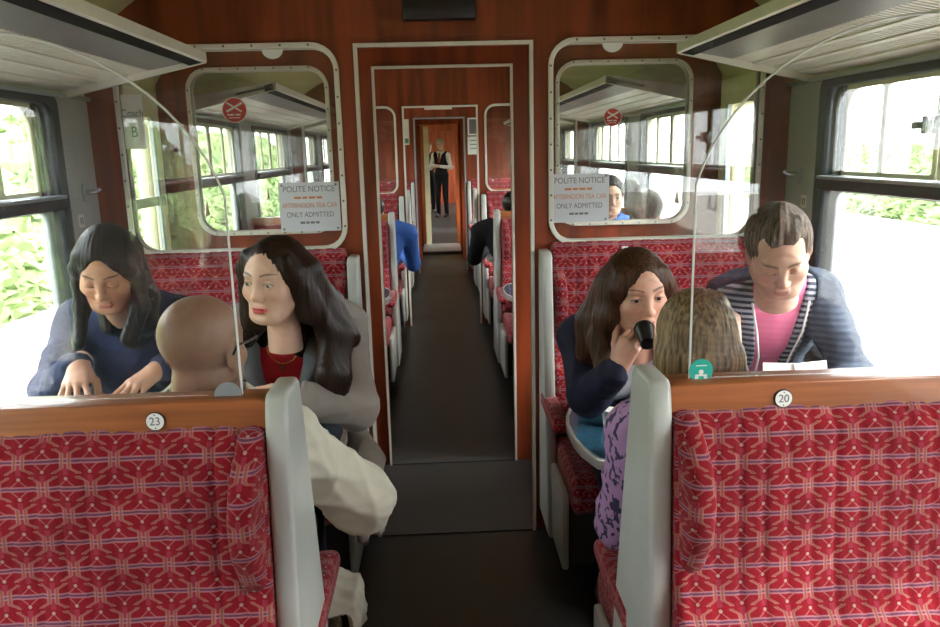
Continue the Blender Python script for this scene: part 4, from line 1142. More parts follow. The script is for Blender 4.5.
# ------------------------------------------------------------------ the people in this bay
def trousers(J, root, m='dark_trousers', inf=.006, skirt=False):
    lo, hi = bounds(J); S = SDF(np.minimum(J['pelvis'], np.min(J['an'], 0))-.2, np.maximum(J['pelvis'], np.max(J['kn'], 0))+.2, .011)
    lat, fw, up = frame_of(J); S.ell(J['pelvis'], (.17+inf, .13+inf, .12+inf), k=0); add_legs(S, J, inf); garment('trousers', S, m, root, .003, 3)
def loc_frame(J):
    lat, fw, up = frame_of(J); n = J['neck']
    P = lambda a, b, c: n + lat*a + fw*b + up*c
    def T(X, Y, Z):
        x, y, z = X-n[0], Y-n[1], Z-n[2]
        return (x*lat[0]+y*lat[1]+z*lat[2], x*fw[0]+y*fw[1]+z*fw[2], x*up[0]+y*up[1]+z*up[2])
    return P, T
def top_sdf(J, h=.008, pad_=.2, extra=()):
    pts = [J['pelvis'], J['neck']] + list(J['sh']) + list(J['el']) + list(J['wr']) + list(extra)
    return SDF(np.min(pts, 0)-pad_, np.max(pts, 0)+pad_*.8, h)

# --- young woman in a navy sweatshirt by the window
def girl():
    C = V3(-.972, 2.19, 1.262); sk = (.56, .31, .20)
    J = seat_joints(-.995, 2.675, -1, [(-1.165, 2.385, 1.075), (-.835, 2.40, 1.065)], [(-1.19, 2.22, .90), (-.800, 2.24, .87)], [(-1.025, 2.05, 1.020), (-.800, 2.06, 1.005)], (-1.0, 2.385, 1.115))
    hd = head_pack(C, 6, 27, 4, .98, sk, (.50, .17, .15), (.03, .018, .014), eyes=0)
    h1 = make_hand(J['wr'][0]+V3(.01, -.01, 0), (.20, -.86, -.30), (.0, -.35, .92), 1, (18, 26, 16), 10, .95)
    h2 = make_hand(J['wr'][1]+V3(-.01, -.01, 0), (-.42, -.80, -.28), (.0, -.35, .92), -1, (18, 26, 16), 10, .95)
    r = person('person', 'person in navy sweatshirt with long black hair looking down at the table', J, hd, [h1, h2], skinc=sk)
    S = top_sdf(J); add_torso(S, J, .018, bust=.8); add_arms(S, J, .018, cuff=.03)
    for i in (0, 1): S.cap(J['wr'][i]*.86+J['el'][i]*.14, J['wr'][i]*.97+J['el'][i]*.03, .040, .038, k=.008)
    P, T = loc_frame(J); S.ell(P(0, .035, .055), (.058, .060, .045), k=.01, mode='sub')
    garment('sweatshirt', S, 'navy_sweat', r, .011, 1)
    bm = bmesh.new(); add_tube(bm, [P(.063*math.cos(a), .012+.062*math.sin(a), .035-.03*math.sin(a)) for a in np.linspace(0, 2*PI, 25)], .009, 8); link('collar', bm_done(bm, True), 'navy_sweat', r)
    trousers(J, r)
    M = hd[4]; H = lambda *p: C + M@V3(*p); Rm = M/.98
    S = SDF(C-V3(.20, .20, .36), C+V3(.20, .26, .18), .0045)
    S.ell(H(0, .012, .036), (.081, .104, .090), Rm, k=0)
    S.ell(H(0, -.095, -.038), (.063, .075, .106), Rm, k=.006, mode='sub')
    S.chain([H(0, -.078, .100), H(0, -.03, .130), H(0, .04, .133)], .005, .004, k=.008, mode='sub')
    for sx in (-1, 1):
        S.chain([H(sx*.060, -.045, .065), H(sx*.073, -.045, .030), H(sx*.080, -.030, -.03), C+V3(sx*.078, -.03, -.10), C+V3(sx*.064-.01, -.070, -.19)], .014, .015, k=.02)
        S.chain([H(sx*.070, .0, .040), H(sx*.078, .0, -.04), C+V3(sx*.084, .0, -.11), C+V3(sx*.074-.01, -.050, -.205)], .018, .017, k=.025)
        S.chain([H(sx*.04, .06, .02), C+V3(sx*.050, .10, -.10), C+V3(sx*.05, .10, -.18)], .045, .035, k=.03)
    S.chain([H(0, .07, .0), C+V3(0, .13, -.12), C+V3(0, .14, -.22)], .06, .05, k=.03)
    S.ell(H(0, -.122, -.034), (.056, .070, .106), Rm, k=.006, mode='sub')
    S.ell(H(0, -.108, .048), (.030, .045, .045), Rm, k=.012, mode='sub')
    hair_obj(S, 'hair_black', r, C, .0012, 50, 1)
    return r
girl()

# --- woman in an open grey coat by the aisle
def coat_woman():
    C = V3(-.497, 2.15, 1.222); sk = (.66, .42, .31)
    J = seat_joints(-.585, 2.675, -1, [(-.665, 2.37, 1.035), (-.345, 2.355, 1.045)], [(-.655, 2.41, .825), (-.300, 2.22, .815)], [(-.640, 2.205, .800), (-.52, 2.01, .935)], (-.515, 2.345, 1.085))
    hd = head_pack(C, -21, 3, 3, 1.02, sk, (.50, .045, .05), (.035, .02, .015), eyes=.95, iris=(.16, .14, .10), gaze=(-6, 6))
    h1 = make_hand(J['wr'][1]+V3(-.015, -.01, .0), (-.85, -.45, -.1), (-.2, -.35, .9), -1, (25, 35, 25), 4, .93)
    h2 = make_hand(J['wr'][0]+V3(.01, -.01, 0), (.25, -.95, -.08), (0, -.1, .95), 1, (14, 20, 14), 4, .93)
    r = person('person', 'person in open grey coat over a red top with long dark hair', J, hd, [h1, h2], skinc=sk)
    P, T = loc_frame(J)
    S = top_sdf(J, extra=[V3(-.30, 2.15, .45)]); add_torso(S, J, .026, bust=1.0); add_arms(S, J, .026, cuff=.02)
    S.cap(J['hip'][1]+V3(0, 0, .01), J['kn'][1]+V3(0, .06, 0), .092, .080, k=.05); S.cap(J['hip'][0]+V3(0, 0, .01), J['kn'][0]+V3(0, .06, 0), .092, .08, k=.05)
    S.chain([V3(-.42, 2.47, .585), V3(-.335, 2.36, .56), V3(-.312, 2.24, .50), V3(-.305, 2.20, .40)], .045, .022, k=.05)
    S.chain([V3(-.345, 2.43, .64), V3(-.290, 2.28, .62), V3(-.262, 2.16, .58), V3(-.250, 2.12, .47)], .06, .026, k=.05)
    def vcut(X, Y, Z):
        a, b, c = T(X, Y, Z); return np.maximum(np.maximum(np.abs(a)-.30*(c+.36), np.abs(a)-.085), .045-b)
    S.fn(vcut, k=.01)
    S.ell(P(0, .0, .06), (.065, .065, .06), k=.01, mode='sub')
    garment('coat', S, 'grey_coat', r, .010, 2)
    S = SDF(J['neck']-V3(.3, .35, .45), J['neck']+V3(.3, .2, .12), .0055)
    for sx in (-1, 1):
        p = [P(sx*.070, -.02, .075), P(sx*.088, .055, .030), P(sx*.095, .120, -.055), P(sx*.075, .160, -.16), P(sx*.030, .155, -.30)]
        for i in range(4): S.cap(p[i], p[i+1], (.020, .024, .028, .026)[i], (.024, .028, .026, .012)[i], k=.015)
    S.cap(P(-.07, -.03, .075), P(.07, -.03, .075), .020, k=.015)
    garment('lapel', S, 'grey_lapel', r, .002, 5)
    S = SDF(J['pelvis']-V3(.3, .4, .15), J['neck']+V3(.3, .2, .1), .008); add_torso(S, J, .010, bust=1.0)
    S.ell(P(0, .085, .030), (.088, .12, .105), k=.01, mode='sub'); S.fn(lambda X, Y, Z: -T(X, Y, Z)[2]-.02+0*X, k=.01)
    garment('red_top', S, 'red_top', r, .003, 3)
    # bare chest above the neckline
    S = SDF(J['neck']-V3(.25, .3, .3), J['neck']+V3(.25, .15, .1), .006); add_torso(S, J, .001, bust=.9)
    S.cap(P(0, .0, -.02), C+hd[4]@V3(0, .02, -.09), .046, .042, k=.04)
    S.fn(lambda X, Y, Z: T(X, Y, Z)[2]+.20+0*X, k=.0)
    v, q = S.mesh(); link('chest', np_mesh(smooth(v, q, 2), q, np.tile(np.array(sk), (len(v), 1))), 'skin', r)
    trousers(J, r)
    M = hd[4]; H = lambda *p: C + M@V3(*p)
    S = SDF(C-V3(.26, .26, .50), C+V3(.30, .32, .16), .005)
    S.ell(H(0, .014, .034), (.087, .106, .092), M, k=0)
    S.ell(H(.0, -.095, -.036), (.064, .075, .104), M, k=.006, mode='sub')
    S.chain([H(-.008, -.080, .100), H(-.004, -.03, .130), H(0, .04, .134)], .005, .004, k=.008, mode='sub')
    for sx in (-1, 1):
        S.chain([H(sx*.060, -.040, .070), H(sx*.076, -.030, .030), H(sx*.084, -.008, -.02), H(sx*.090, .0, -.09)], .020, .026, k=.022)
    # image-right side: a heavy fall in front of the shoulder down to the lap
    S.chain([H(.075, .02, .03), H(.088, .02, -.06), C+V3(.135, .03, -.16), C+V3(.128, -.01, -.27), C+V3(.118, -.02, -.38)], .034, .030, k=.03)
    S.chain([H(.07, .05, .02), C+V3(.115, .08, -.09), C+V3(.165, .07, -.18), C+V3(.162, .01, -.29), C+V3(.150, -.01, -.40)], .042, .022, k=.03)
    S.chain([H(.04, .075, .0), C+V3(.12, .14, -.10), C+V3(.18, .12, -.20)], .05, .035, k=.03)
    # the other side falls behind the shoulder
    S.chain([H(-.07, .02, .03), H(-.088, .03, -.05), C+V3(-.075, .05, -.12), C+V3(-.12, .08, -.18)], .036, .032, k=.03)
    S.chain([H(-.05, .06, .0), C+V3(-.04, .14, -.10), C+V3(-.09, .15, -.19)], .05, .04, k=.03)
    S.chain([H(0, .07, .0), C+V3(.04, .15, -.12), C+V3(.04, .16, -.22)], .06, .05, k=.03)
    S.ell(H(-.002, -.122, -.036), (.058, .070, .106), M, k=.006, mode='sub')
    S.ell(H(-.004, -.108, .048), (.032, .045, .045), M, k=.012, mode='sub')
    hair_obj(S, 'hair_dark_brown', r, C, .0012, 54, 2)
    nk = [P(.062*math.cos(a)*(1 if abs(a) < 9 else 1), .045+.075*math.sin(a), -.02-.075*math.sin(a)) for a in np.linspace(0.0, PI, 17)]
    tube('necklace', nk, .0014, 'gold', r, 6)
    tube('pendant', [P(0, .122, -.098), P(.002, .128, -.122)], .006, 'gold', r, 8, .003)
    e = H(.079, .006, -.045); tube('earring', [e, e-V3(0, 0, .012), e-V3(-.002, 0, .028)], .0022, 'silver', r, 6)
    for k in range(3):
        b = P(.062+.006*k, .150-.02*k, -.34-.075*k); bm = bmesh.new(); bmesh.ops.create_uvsphere(bm, u_segments=12, v_segments=8, radius=.012); me = bm_done(bm, True)
        for vv in me.vertices: vv.co.y *= .4
        link('button', me, 'cup_black', r, loc=tuple(b))
    return r
coat_woman()

# --- woman drinking from a black cup
def drinker():
    C = V3(.508, 2.085, 1.166); sk = (.60, .33, .24)
    J = seat_joints(.610, 2.695, -1, [(.395, 2.33, .985), (.705, 2.35, .97)], [(.385, 2.15, .845), (.735, 2.41, .815)], [(.437, 2.01, .965), (.695, 2.21, .800)], (.55, 2.33, 1.02))
    hd = head_pack(C, 4, 6, -4, 1.0, sk, (.42, .14, .12), (.05, .028, .02), eyes=.75, iris=(.07, .05, .04), gaze=(0, 4), h=.0026)
    h1 = make_hand(J['wr'][0]+V3(.002, -.004, .010), (.30, -.30, .90), (-.55, -.80, .10), 1, (58, 62, 40), 2, .92, thumb=(40, 10))
    h2 = make_hand(J['wr'][1]+V3(0, -.01, 0), (-.2, -.9, -.08), (0, -.1, .95), -1, (14, 20, 14), 4, .92)
    r = person('person', 'person in dark navy blazer drinking from a black cup', J, hd, [h1, h2], skinc=sk)
    P, T = loc_frame(J)
    S = top_sdf(J); add_torso(S, J, .024, bust=.8); add_arms(S, J, .020, cuff=.04)
    def vcut(X, Y, Z):
        a, b, c = T(X, Y, Z); return np.maximum(np.maximum(np.abs(a)-.22*(c+.50), np.abs(a)-.075), .04-b)
    S.fn(vcut, k=.01); S.ell(P(0, .0, .06), (.062, .062, .06), k=.01, mode='sub')
    garment('blazer', S, 'navy_blazer', r, .009, 4)
    S = SDF(J['pelvis']-V3(.3, .4, .15), J['neck']+V3(.3, .2, .1), .008); add_torso(S, J, .008, bust=.8)
    S.ell(P(0, .05, .05), (.07, .09, .075), k=.01, mode='sub'); S.fn(lambda X, Y, Z: -T(X, Y, Z)[2]-.01+0*X, k=.01)
    garment('white_top', S, 'white_top', r, .003, 3)
    trousers(J, r)
    M = hd[4]; H = lambda *p: C + M@V3(*p)
    S = SDF(C-V3(.24, .24, .32), C+V3(.24, .30, .17), .005)
    S.ell(H(0, .014, .034), (.087, .106, .092), M, k=0)
    S.ell(H(.004, -.095, -.040), (.060, .075, .106), M, k=.006, mode='sub')
    S.chain([H(.006, -.080, .100), H(.004, -.03, .130), H(.004, .04, .134)], .005, .004, k=.008, mode='sub')
    for sx in (-1, 1):
        S.chain([H(sx*.058, -.046, .066), H(sx*.072, -.046, .028), H(sx*.082, -.030, -.05), H(sx*.086, -.02, -.13)], .018, .018, k=.022)
        S.chain([H(sx*.072, .01, .03), H(sx*.094, .0, -.06), C+V3(sx*.105, .02, -.14), C+V3(sx*.100, -.01, -.20)], .030, .024, k=.03)
        S.chain([H(sx*.06, .06, .01), C+V3(sx*.11, .09, -.10), C+V3(sx*.12, .09, -.19)], .05, .036, k=.03)
    S.chain([H(0, .07, .0), C+V3(0, .15, -.12), C+V3(0, .17, -.2)], .06, .05, k=.03)
    S.ell(H(.004, -.122, -.036), (.054, .070, .106), M, k=.006, mode='sub')
    S.ell(H(.006, -.108, .048), (.032, .045, .045), M, k=.012, mode='sub')
    hair_obj(S, 'hair_brown', r, C, .0016, 50, 3)
    # the cup in her hand, tipped to her lips
    mo = H(-.004, -.098, -.058)
    ax = unit((0.06, .80, .42)); c0 = mo - ax*.070 + V3(-.012, -.004, -.006); t = empty('drinking_cup', tuple(c0), 'black cup held to the lips of the woman in navy', 'cup')
    bm = bmesh.new(); add_tube(bm, [c0, c0+ax*.060], .020, 20, True, .026); link('cup_body', bm_done(bm, autosmooth=R(40)), 'cup_black', t)
    bm = bmesh.new(); add_tube(bm, [c0+ax*.059, c0+ax*.066], .028, 20, True, .027); link('lid', bm_done(bm, autosmooth=R(40)), 'cup_black', t)
    return r
drinker()

# --- man reading by the window
def reader():
    C = V3(.905, 2.095, 1.268); sk = (.66, .41, .31)
    J = seat_joints(1.045, 2.69, -1, [(.875, 2.385, 1.075), (1.165, 2.37, 1.085)], [(.830, 2.20, .89), (1.195, 2.19, .875)], [(.842, 2.09, .865), (1.100, 2.09, .865)], (1.02, 2.36, 1.125))
    hd = head_pack(C, -14, 33, -7, 1.04, sk, (.52, .24, .20), (.16, .10, .07), eyes=0, female=False)
    h1 = make_hand(J['wr'][0]+V3(.005, -.01, 0), (.0, -.9, .1), (-.95, .0, .25), 1, (30, 35, 25), 4, .98)
    h2 = make_hand(J['wr'][1]+V3(-.005, -.01, 0), (.0, -.9, .1), (.95, .0, .25), -1, (30, 35, 25), 4, .98)
    r = person('person', 'person in navy jacket and pink shirt reading with head bowed', J, hd, [h1, h2], skinc=sk)
    P, T = loc_frame(J)
    S = top_sdf(J); add_torso(S, J, .030, 1.0); add_arms(S, J, .022, cuff=.02)
    def fcut(X, Y, Z):
        a, b, c = T(X, Y, Z); return np.maximum(np.abs(a+.075)-np.clip(.165+.10*(c+.05), .05, .175), .02-b)
    S.fn(fcut, k=.012); S.ell(P(0, .02, .06), (.080, .080, .06), k=.01, mode='sub')
    garment('jacket', S, 'navy_jacket', r, .011, 6)
    S = SDF(J['pelvis']-V3(.3, .45, .15), J['neck']+V3(.3, .2, .12), .007); add_torso(S, J, .020, .99)
    def vcut(X, Y, Z):
        a, b, c = T(X, Y, Z); return np.maximum(np.abs(a+.01)-np.clip(.055+.16*(c+.12), .040, .09), .03-b)
    S.fn(vcut, k=.008); S.ell(P(0, .0, .06), (.075, .075, .07), k=.01, mode='sub')
    garment('reflected_cardigan', S, 'striped_knit', r, .003, 7)  # striped layer modelled on the man in place of a reflection in the screen
    for sx in (-1, 1):
        e = [P(-.01+sx*.088, .085, .005), P(-.01+sx*.070, .135, -.08), P(-.01+sx*.050, .148, -.17), P(-.01+sx*.043, .150, -.30)]
        tube('reflected_edge', e, .0032, 'white_shirt', r, 6)  # white outline of the same modelled reflection
    S = SDF(J['pelvis']-V3(.3, .45, .15), J['neck']+V3(.3, .2, .14), .007); add_torso(S, J, .010, .98)
    S.cap(P(0, .0, .02), P(0, .015, .07), .068, .066, k=.03); S.ell(P(0, .02, .085), (.064, .064, .035), k=.006, mode='sub')
    garment('pink_shirt', S, 'pink_shirt', r, .003, 8)
    trousers(J, r)
    M = hd[4]; H = lambda *p: C + M@V3(*p)
    S = SDF(C-V3(.16, .20, .16), C+V3(.16, .20, .18), .004)
    S.ell(H(0, .016, .040), (.088, .107, .090), M/1.04, k=0)
    S.ell(H(0, -.108, -.006), (.084, .074, .108), M/1.04, k=.006, mode='sub')
    for sx in (-1, 1): S.ell(H(sx*.048, -.080, .082), (.026, .040, .032), M/1.04, k=.01, mode='sub')
    S.ell(H(0, .0, -.075), (.11, .085, .080), M/1.04, k=.01, mode='sub')
    S.chain([H(-.02, -.060, .095), H(-.005, -.03, .118), H(.01, .03, .122)], .018, .018, k=.02); S.chain([H(.03, -.055, .092), H(.04, -.01, .110)], .014, .014, k=.02)
    hair_obj(S, 'hair_grey_brown', r, H(0, .05, 0), .0018, 50, 4)
    return r
reader()

# --- bald man seen from behind, cream jacket
def bald_man():
    C = V3(-.512, 1.505, 1.190); sk = (.30, .165, .105)
    J = seat_joints(-.575, 1.625, 1, [(-.380, 1.58, .955), (-.69, 1.57, .955)], [(-.245, 1.745, .745), (-.84, 1.76, .77)], [(-.405, 1.91, .800), (-.69, 1.89, .800)], (-.525, 1.545, 1.035))
    hd = head_pack(C, 164, 4, 0, .94, sk, (.45, .2, .17), (.08, .05, .04), female=False, eyes=.8)
    h1 = make_hand(J['wr'][0]+V3(-.01, .01, 0), (-.35, .9, -.06), (0, 0, 1), 1, (14, 20, 14), 4, .98)
    h2 = make_hand(J['wr'][1]+V3(.01, .01, 0), (.35, .9, -.06), (0, 0, 1), -1, (14, 20, 14), 4, .98)
    r = person('person', 'person with shaved head and glasses in a cream jacket, seen from behind', J, hd, [h1, h2], skinc=sk)
    P, T = loc_frame(J)
    S = top_sdf(J, extra=[V3(-.20, 1.7, .42)]); add_torso(S, J, .030, 1.05); add_arms(S, J, .030, 1.05, cuff=.02)
    # bulky folds of the sleeve and the jacket skirt draped over the seat edge
    e = J['el'][0]; S.ell(e+V3(.0, -.01, .0), (.070, .075, .066), k=.04); S.cap(e*.6+J['sh'][0]*.4, e, .068, .072, k=.03)
    S.cap(e+V3(-.01, .0, -.01), e*.45+J['wr'][0]*.55, .070, .060, k=.03)
    S.ell(V3(-.345, 1.75, .500), (.085, .13, .022), rot(0, 0, 10), k=.03); S.ell(V3(-.270, 1.755, .445), (.016, .115, .072), k=.03)
    S.cap(V3(-.45, 1.68, .545), V3(-.375, 1.72, .505), .045, .03, k=.04)
    S.ell(P(0, .0, .075), (.070, .070, .05), k=.01, mode='sub')
    for i in range(6):
        a = i*1.05; S.cap(e+V3(-.07, -.05+.02*i, .05-.018*i), e+V3(.07, .03+.012*i, -.03-.012*i), .005, k=.012, mode='sub')
    garment('jacket', S, 'cream_jacket', r, .017, 9, 1)
    bm = bmesh.new(); add_tube(bm, [P(.076*math.cos(a), .005+.074*math.sin(a), .047) for a in np.linspace(0, 2*PI, 25)], .013, 8); link('shirt_collar', bm_done(bm, True), 'navy_jacket', r)
    trousers(J, r, 'black_cloth')
    M = hd[4]; H = lambda *p: C + M@V3(*p)
    g = empty('glasses', tuple(H(0, -.1, 0)), 'thin dark spectacles on the shaved head', 'glasses')
    for sx in (-1, 1):
        tube('temple', [H(sx*.083, .022, -.004), H(sx*.083, .004, .012), H(sx*.078, -.05, .012), H(sx*.066, -.106, .012)], .0026, 'cup_black', g, 6)
        tube('rim', [H(sx*.034+.028*math.cos(a), -.108, .008+.021*math.sin(a)) for a in np.linspace(0, 2*PI, 21)], .0020, 'cup_black', g, 6)
    tube('bridge', [H(-.007, -.110, .012), H(0, -.113, .014), H(.007, -.110, .012)], .0018, 'cup_black', g, 6)
    return r
bald_man()

# --- fair-haired woman seen from behind, lilac print
def fair_woman():
    C = V3(.492, 1.555, 1.150); sk = (.60, .36, .26)
    J = seat_joints(.560, 1.61, 1, [(.640, 1.58, .955), (.380, 1.585, .955)], [(.72, 1.77, .77), (.378, 1.67, .70)], [(.615, 1.87, .80), (.43, 1.86, .80)], (.50, 1.555, 1.00))
    hd = head_pack(C, 176, 10, 0, 1.0, sk, (.5, .2, .17), (.1, .07, .05), h=.0035)
    h1 = make_hand(J['wr'][0]+V3(0, .01, 0), (-.2, .95, -.06), (0, 0, 1), 1, (14, 20, 14), 4, .92, h=.0035)
    h2 = make_hand(J['wr'][1]+V3(0, .01, 0), (.2, .95, -.06), (0, 0, 1), -1, (14, 20, 14), 4, .92, h=.0035)
    r = person('person', 'person with long fair hair in a lilac animal print dress, seen from behind', J, hd, [h1, h2], skinc=sk)
    P, T = loc_frame(J)
    S = top_sdf(J, extra=[V3(.28, 1.7, .55)]); add_torso(S, J, .012); add_arms(S, J, .016, 1.0, cuff=.03)
    S.chain([V3(.39, 1.63, .90), V3(.372, 1.66, .74), V3(.366, 1.67, .675)], .040, .046, k=.04); S.fn(lambda X, Y, Z: (Z-.57)+0*X+0*Y, k=.02)
    S.ell(P(0, .02, .06), (.065, .065, .055), k=.01, mode='sub')
    garment('dress', S, 'animal_print', r, .009, 10)
    trousers(J, r, 'navy_blazer')
    M = hd[4]; H = lambda *p: C + M@V3(*p)
    S = SDF(C-V3(.22, .24, .30), C+V3(.22, .20, .18), .005)
    S.ell(H(0, .018, .030), (.078, .098, .092), M, k=0)
    for a in np.linspace(-1.25, 1.25, 9):
        p0 = H(math.sin(a)*.035, .03+.03*math.cos(a), .085); q = C+V3(math.sin(a)*-.070, -.015-.075*math.cos(a), -.01); w = C+V3(math.sin(a)*-.108+.006, -.005-.075*math.cos(a), -.12)
        S.chain([p0, q, w, w+V3(0, .0, -.06)], .020, .020, k=.022)
    S.ell(H(0, -.105, -.05), (.062, .075, .10), M, k=.01, mode='sub')
    hair_obj(S, 'hair_fair', r, C, .0030, 44, 5, 1)
    return r
fair_woman()

# ------------------------------------------------------------------ people farther along the train
def simple_top(J, root, nm, m, inf=.022, h=.012, seed=0, neckcut=True):
    S = top_sdf(J, h); add_torso(S, J, inf); add_arms(S, J, inf*.8)
    P, T = loc_frame(J)
    if neckcut: S.ell(P(0, .01, .07), (.065, .065, .05), k=.01, mode='sub')
    return garment(nm, S, m, root, .006, seed)
def short_hair(C, M, m, root, sc=1.0, h=.006, hi=.0):
    H = lambda *p: C + M@V3(*p); S = SDF(C-.17, C+.19, h)
    S.ell(H(0, .016, .040), (.087*sc, .106*sc, .090*sc), M/sc, k=0); S.ell(H(0, -.105, -.010-hi), (.080*sc, .072*sc, .100*sc), M/sc, k=.006, mode='sub'); S.ell(H(0, -.01, -.085), (.11*sc, .085*sc, .085*sc), M/sc, k=.01, mode='sub')
    hair_obj(S, m, root, H(0, .05, 0), .002, 40, 4)
def rider(px, py, face, label, top, hairm, sk=(.55, .34, .25), sh_z=1.0, lean=0.0, el=None, long=False, dx=0.0, group=None, wr=None, beard=None, yaw=0, h=.005, hx=0.0, hz=0.0):
    s = -face
    J = seat_joints(px, py, face, [(px-s*.17+dx, py+face*lean, sh_z), (px+s*.17+dx, py+face*lean, sh_z)], el or [(px-s*.24+dx, py+face*(.15+lean), .76), (px+s*.24+dx, py+face*(.15+lean), .76)],
                    wr or [(px-s*.10+dx, py+face*(.36+lean), .79), (px+s*.10+dx, py+face*(.36+lean), .79)], (px+dx, py+face*lean*.9-face*.02, sh_z+.05), knee_dy=.38)
    C = V3(px+dx+hx, py+face*(lean+.02), sh_z+.215+hz)
    hd = head_pack(C, (0 if face < 0 else 180)+yaw, 8, 0, 1.0, sk, (.5, .22, .18), (.06, .04, .03), h=h, female=long, beard=beard)
    hs = [make_hand(J['wr'][i], (0, face, -.1), (0, 0, 1), (1 if i == 0 else -1), (14, 20, 14), 4, .95, h=.005) for i in (0, 1)]
    r = person('person', label, J, hd, hs, group, hbody=.012, skinc=sk)
    simple_top(J, r, 'jacket', top, seed=int(py*10)); trousers(J, r)
    short_hair(C, hd[4], hairm, r, 1.02)
    return r, J, C, hd
rider(.595, 5.70, 1, 'person in a bulky black jacket leaning into the aisle beyond the vestibule', 'black_cloth', 'hair_black', lean=.08, el=[(.70, 5.95, .76), (.225, 5.86, .76)], dx=-.155, hx=.09, hz=-.05, sh_z=.97)
rider(-.595, 5.70, 1, 'person in a bright blue jacket whose arm reaches into the far aisle', 'blue_cloth', 'hair_dark_brown', lean=.08, el=[(-.245, 5.92, .72), (-.72, 5.92, .76)], dx=.155, hx=-.09, hz=-.05, sh_z=.97)
rider(1.025, 5.05, -1, 'person in a blue top facing this way behind the vestibule glass', 'blue_cloth', 'hair_black', sh_z=1.05, lean=.25, el=[(.82, 4.88, .81), (1.21, 4.88, .81)], wr=[(.93, 4.73, .80), (1.12, 4.73, .80)])
rider(1.04, 4.045, 1, 'person with grey hair seen from behind through the vestibule glass', 'grey_lapel', 'hair_grey', sh_z=.995, lean=.06, el=[(1.22, 4.12, .80), (.84, 4.12, .80)], wr=[(1.13, 4.29, .80), (.95, 4.29, .80)], hx=.03)

def stander(x, y, yaw, label, top, vest, hairm, tie=False, hgt=1.0):
    c, s = math.cos(R(yaw)), math.sin(R(yaw))
    def W(a, b, z): return V3(x + a*c - b*s, y + a*s + b*c, z*hgt)          # local: a to the image right, -b forward
    J = dict(pelvis=W(0, .0, .96), neck=W(0, .01, 1.47), sh=[W(-.185, .0, 1.42), W(.185, .0, 1.42)], el=[W(-.26, -.02, 1.14), W(.26, -.02, 1.14)], wr=[W(-.08, -.24, 1.20), W(.08, -.25, 1.18)],
             hip=[W(-.09, 0, .93), W(.09, 0, .93)], kn=[W(-.10, -.01, .50), W(.10, -.01, .50)], an=[W(-.10, .01, .09), W(.11, .01, .09)], toe=tuple(W(0, -1, 0)-W(0, 0, 0)))
    sk = (.62, .40, .31); C = W(0, -.02, 1.675)
    hd = head_pack(C, yaw, 14, 0, 1.0, sk, (.5, .22, .18), (.2, .18, .16), h=.005, female=False)
    f = W(0, -1, 0)-W(0, 0, 0)
    hs = [make_hand(J['wr'][i], f*.4+(W(1, 0, 0)-W(0, 0, 0))*(.9 if i == 0 else -.9), (f*.6+V3(0, 0, .5)), 1 if i == 0 else -1, (20, 30, 20), 4, .95, h=.005) for i in (0, 1)]
    r = person('person', label, J, hd, hs, hbody=.012, skinc=sk)
    simple_top(J, r, 'shirt', top, .014, .012, 2)
    P, T = loc_frame(J)
    if vest:
        S = SDF(J['pelvis']-.3, J['neck']+.3, .012); add_torso(S, J, .022)
        S.ell(P(0, .02, .05), (.10, .14, .09), k=.01, mode='sub')
        for i in (0, 1): S.cap(J['sh'][i]+(J['sh'][i]-J['neck'])*.05, J['sh'][i]+(J['sh'][i]-J['neck'])*.5-V3(0, 0, .1), .08, k=.01, mode='sub')
        S.fn(lambda X, Y, Z: np.maximum(np.abs(T(X, Y, Z)[0])-.25*(T(X, Y, Z)[2]+.24), -T(X, Y, Z)[1]), k=.01)
        garment('waistcoat', S, vest, r, .003, 2)
    if tie: tube('tie', [P(0, .095, .00), P(0, .125, -.10), P(0, .128, -.22)], .022, 'red_tie', r, 8, .028)
    S = SDF(V3(x-.35, y-.35, -.02), V3(x+.35, y+.35, 1.15), .012); S.ell(J['pelvis'], (.175, .125, .13), k=0); add_legs(S, J, .014); garment('trousers', S, 'black_cloth', r, .003, 3)
    short_hair(C, hd[4], hairm, r, 1.02)
    return r
mat('red_tie', (.25, .03, .04), .7)
stander(.05, 18.9, -22, 'person in white shirt, black waistcoat and red tie standing in the far doorway', 'white_shirt', 'black_cloth', 'hair_grey', True, 1.04)
stander(-.27, 20.4, 20, 'person in black standing behind the one in the waistcoat', 'black_cloth', None, 'hair_grey')

# ------------------------------------------------------------------ small things on the tables
def paper_bag(x, y, w, d, h, label):
    t = empty('paper_bag', (x, y, .738), label, 'bag')
    z0 = .739; v = []
    for (k, zz, sy) in ((1.0, 0, 1), (1.0, .62, .9), (.96, 1.0, .12)):
        for a, b in ((-1, -1), (1, -1), (1, 1), (-1, 1)): v.append((x+a*w/2*k, y+b*d/2*sy, z0+h*zz))
    f = [(3, 2, 1, 0), (8, 9, 10, 11)] + [(i*4+j, i*4+(j+1) % 4, (i+1)*4+(j+1) % 4, (i+1)*4+j) for i in (0, 1) for j in range(4)]
    link('bag_body', mesh_from(v, f), 'kraft_paper', t)
    box('folded_top', x-w*.46, x+w*.46, y-d*.09, y+d*.07, z0+h*.93, z0+h*1.02, 'kraft_paper', t)
    return t
paper_bag(-.945, 1.975, .15, .09, .215, 'brown paper bag on the table under the hands of the navy sweatshirt wearer')
bk = empty('brochure', (.97, 2.0, .74), 'white folded brochure held upright on the table by the reading man', 'brochure')
for sx in (-1, 1):
    M = Matrix.Translation((.965, 2.01, .745)) @ Matrix.Rotation(R(12*sx), 4, 'Z') @ Matrix.Rotation(R(-14), 4, 'X')
    bm = bmesh.new(); add_box(bm, 0 if sx > 0 else -.105, .105 if sx > 0 else 0, -.0008, .0008, 0, .215); bm.transform(M); link('leaf', bm_done(bm), 'paper_white', bk)
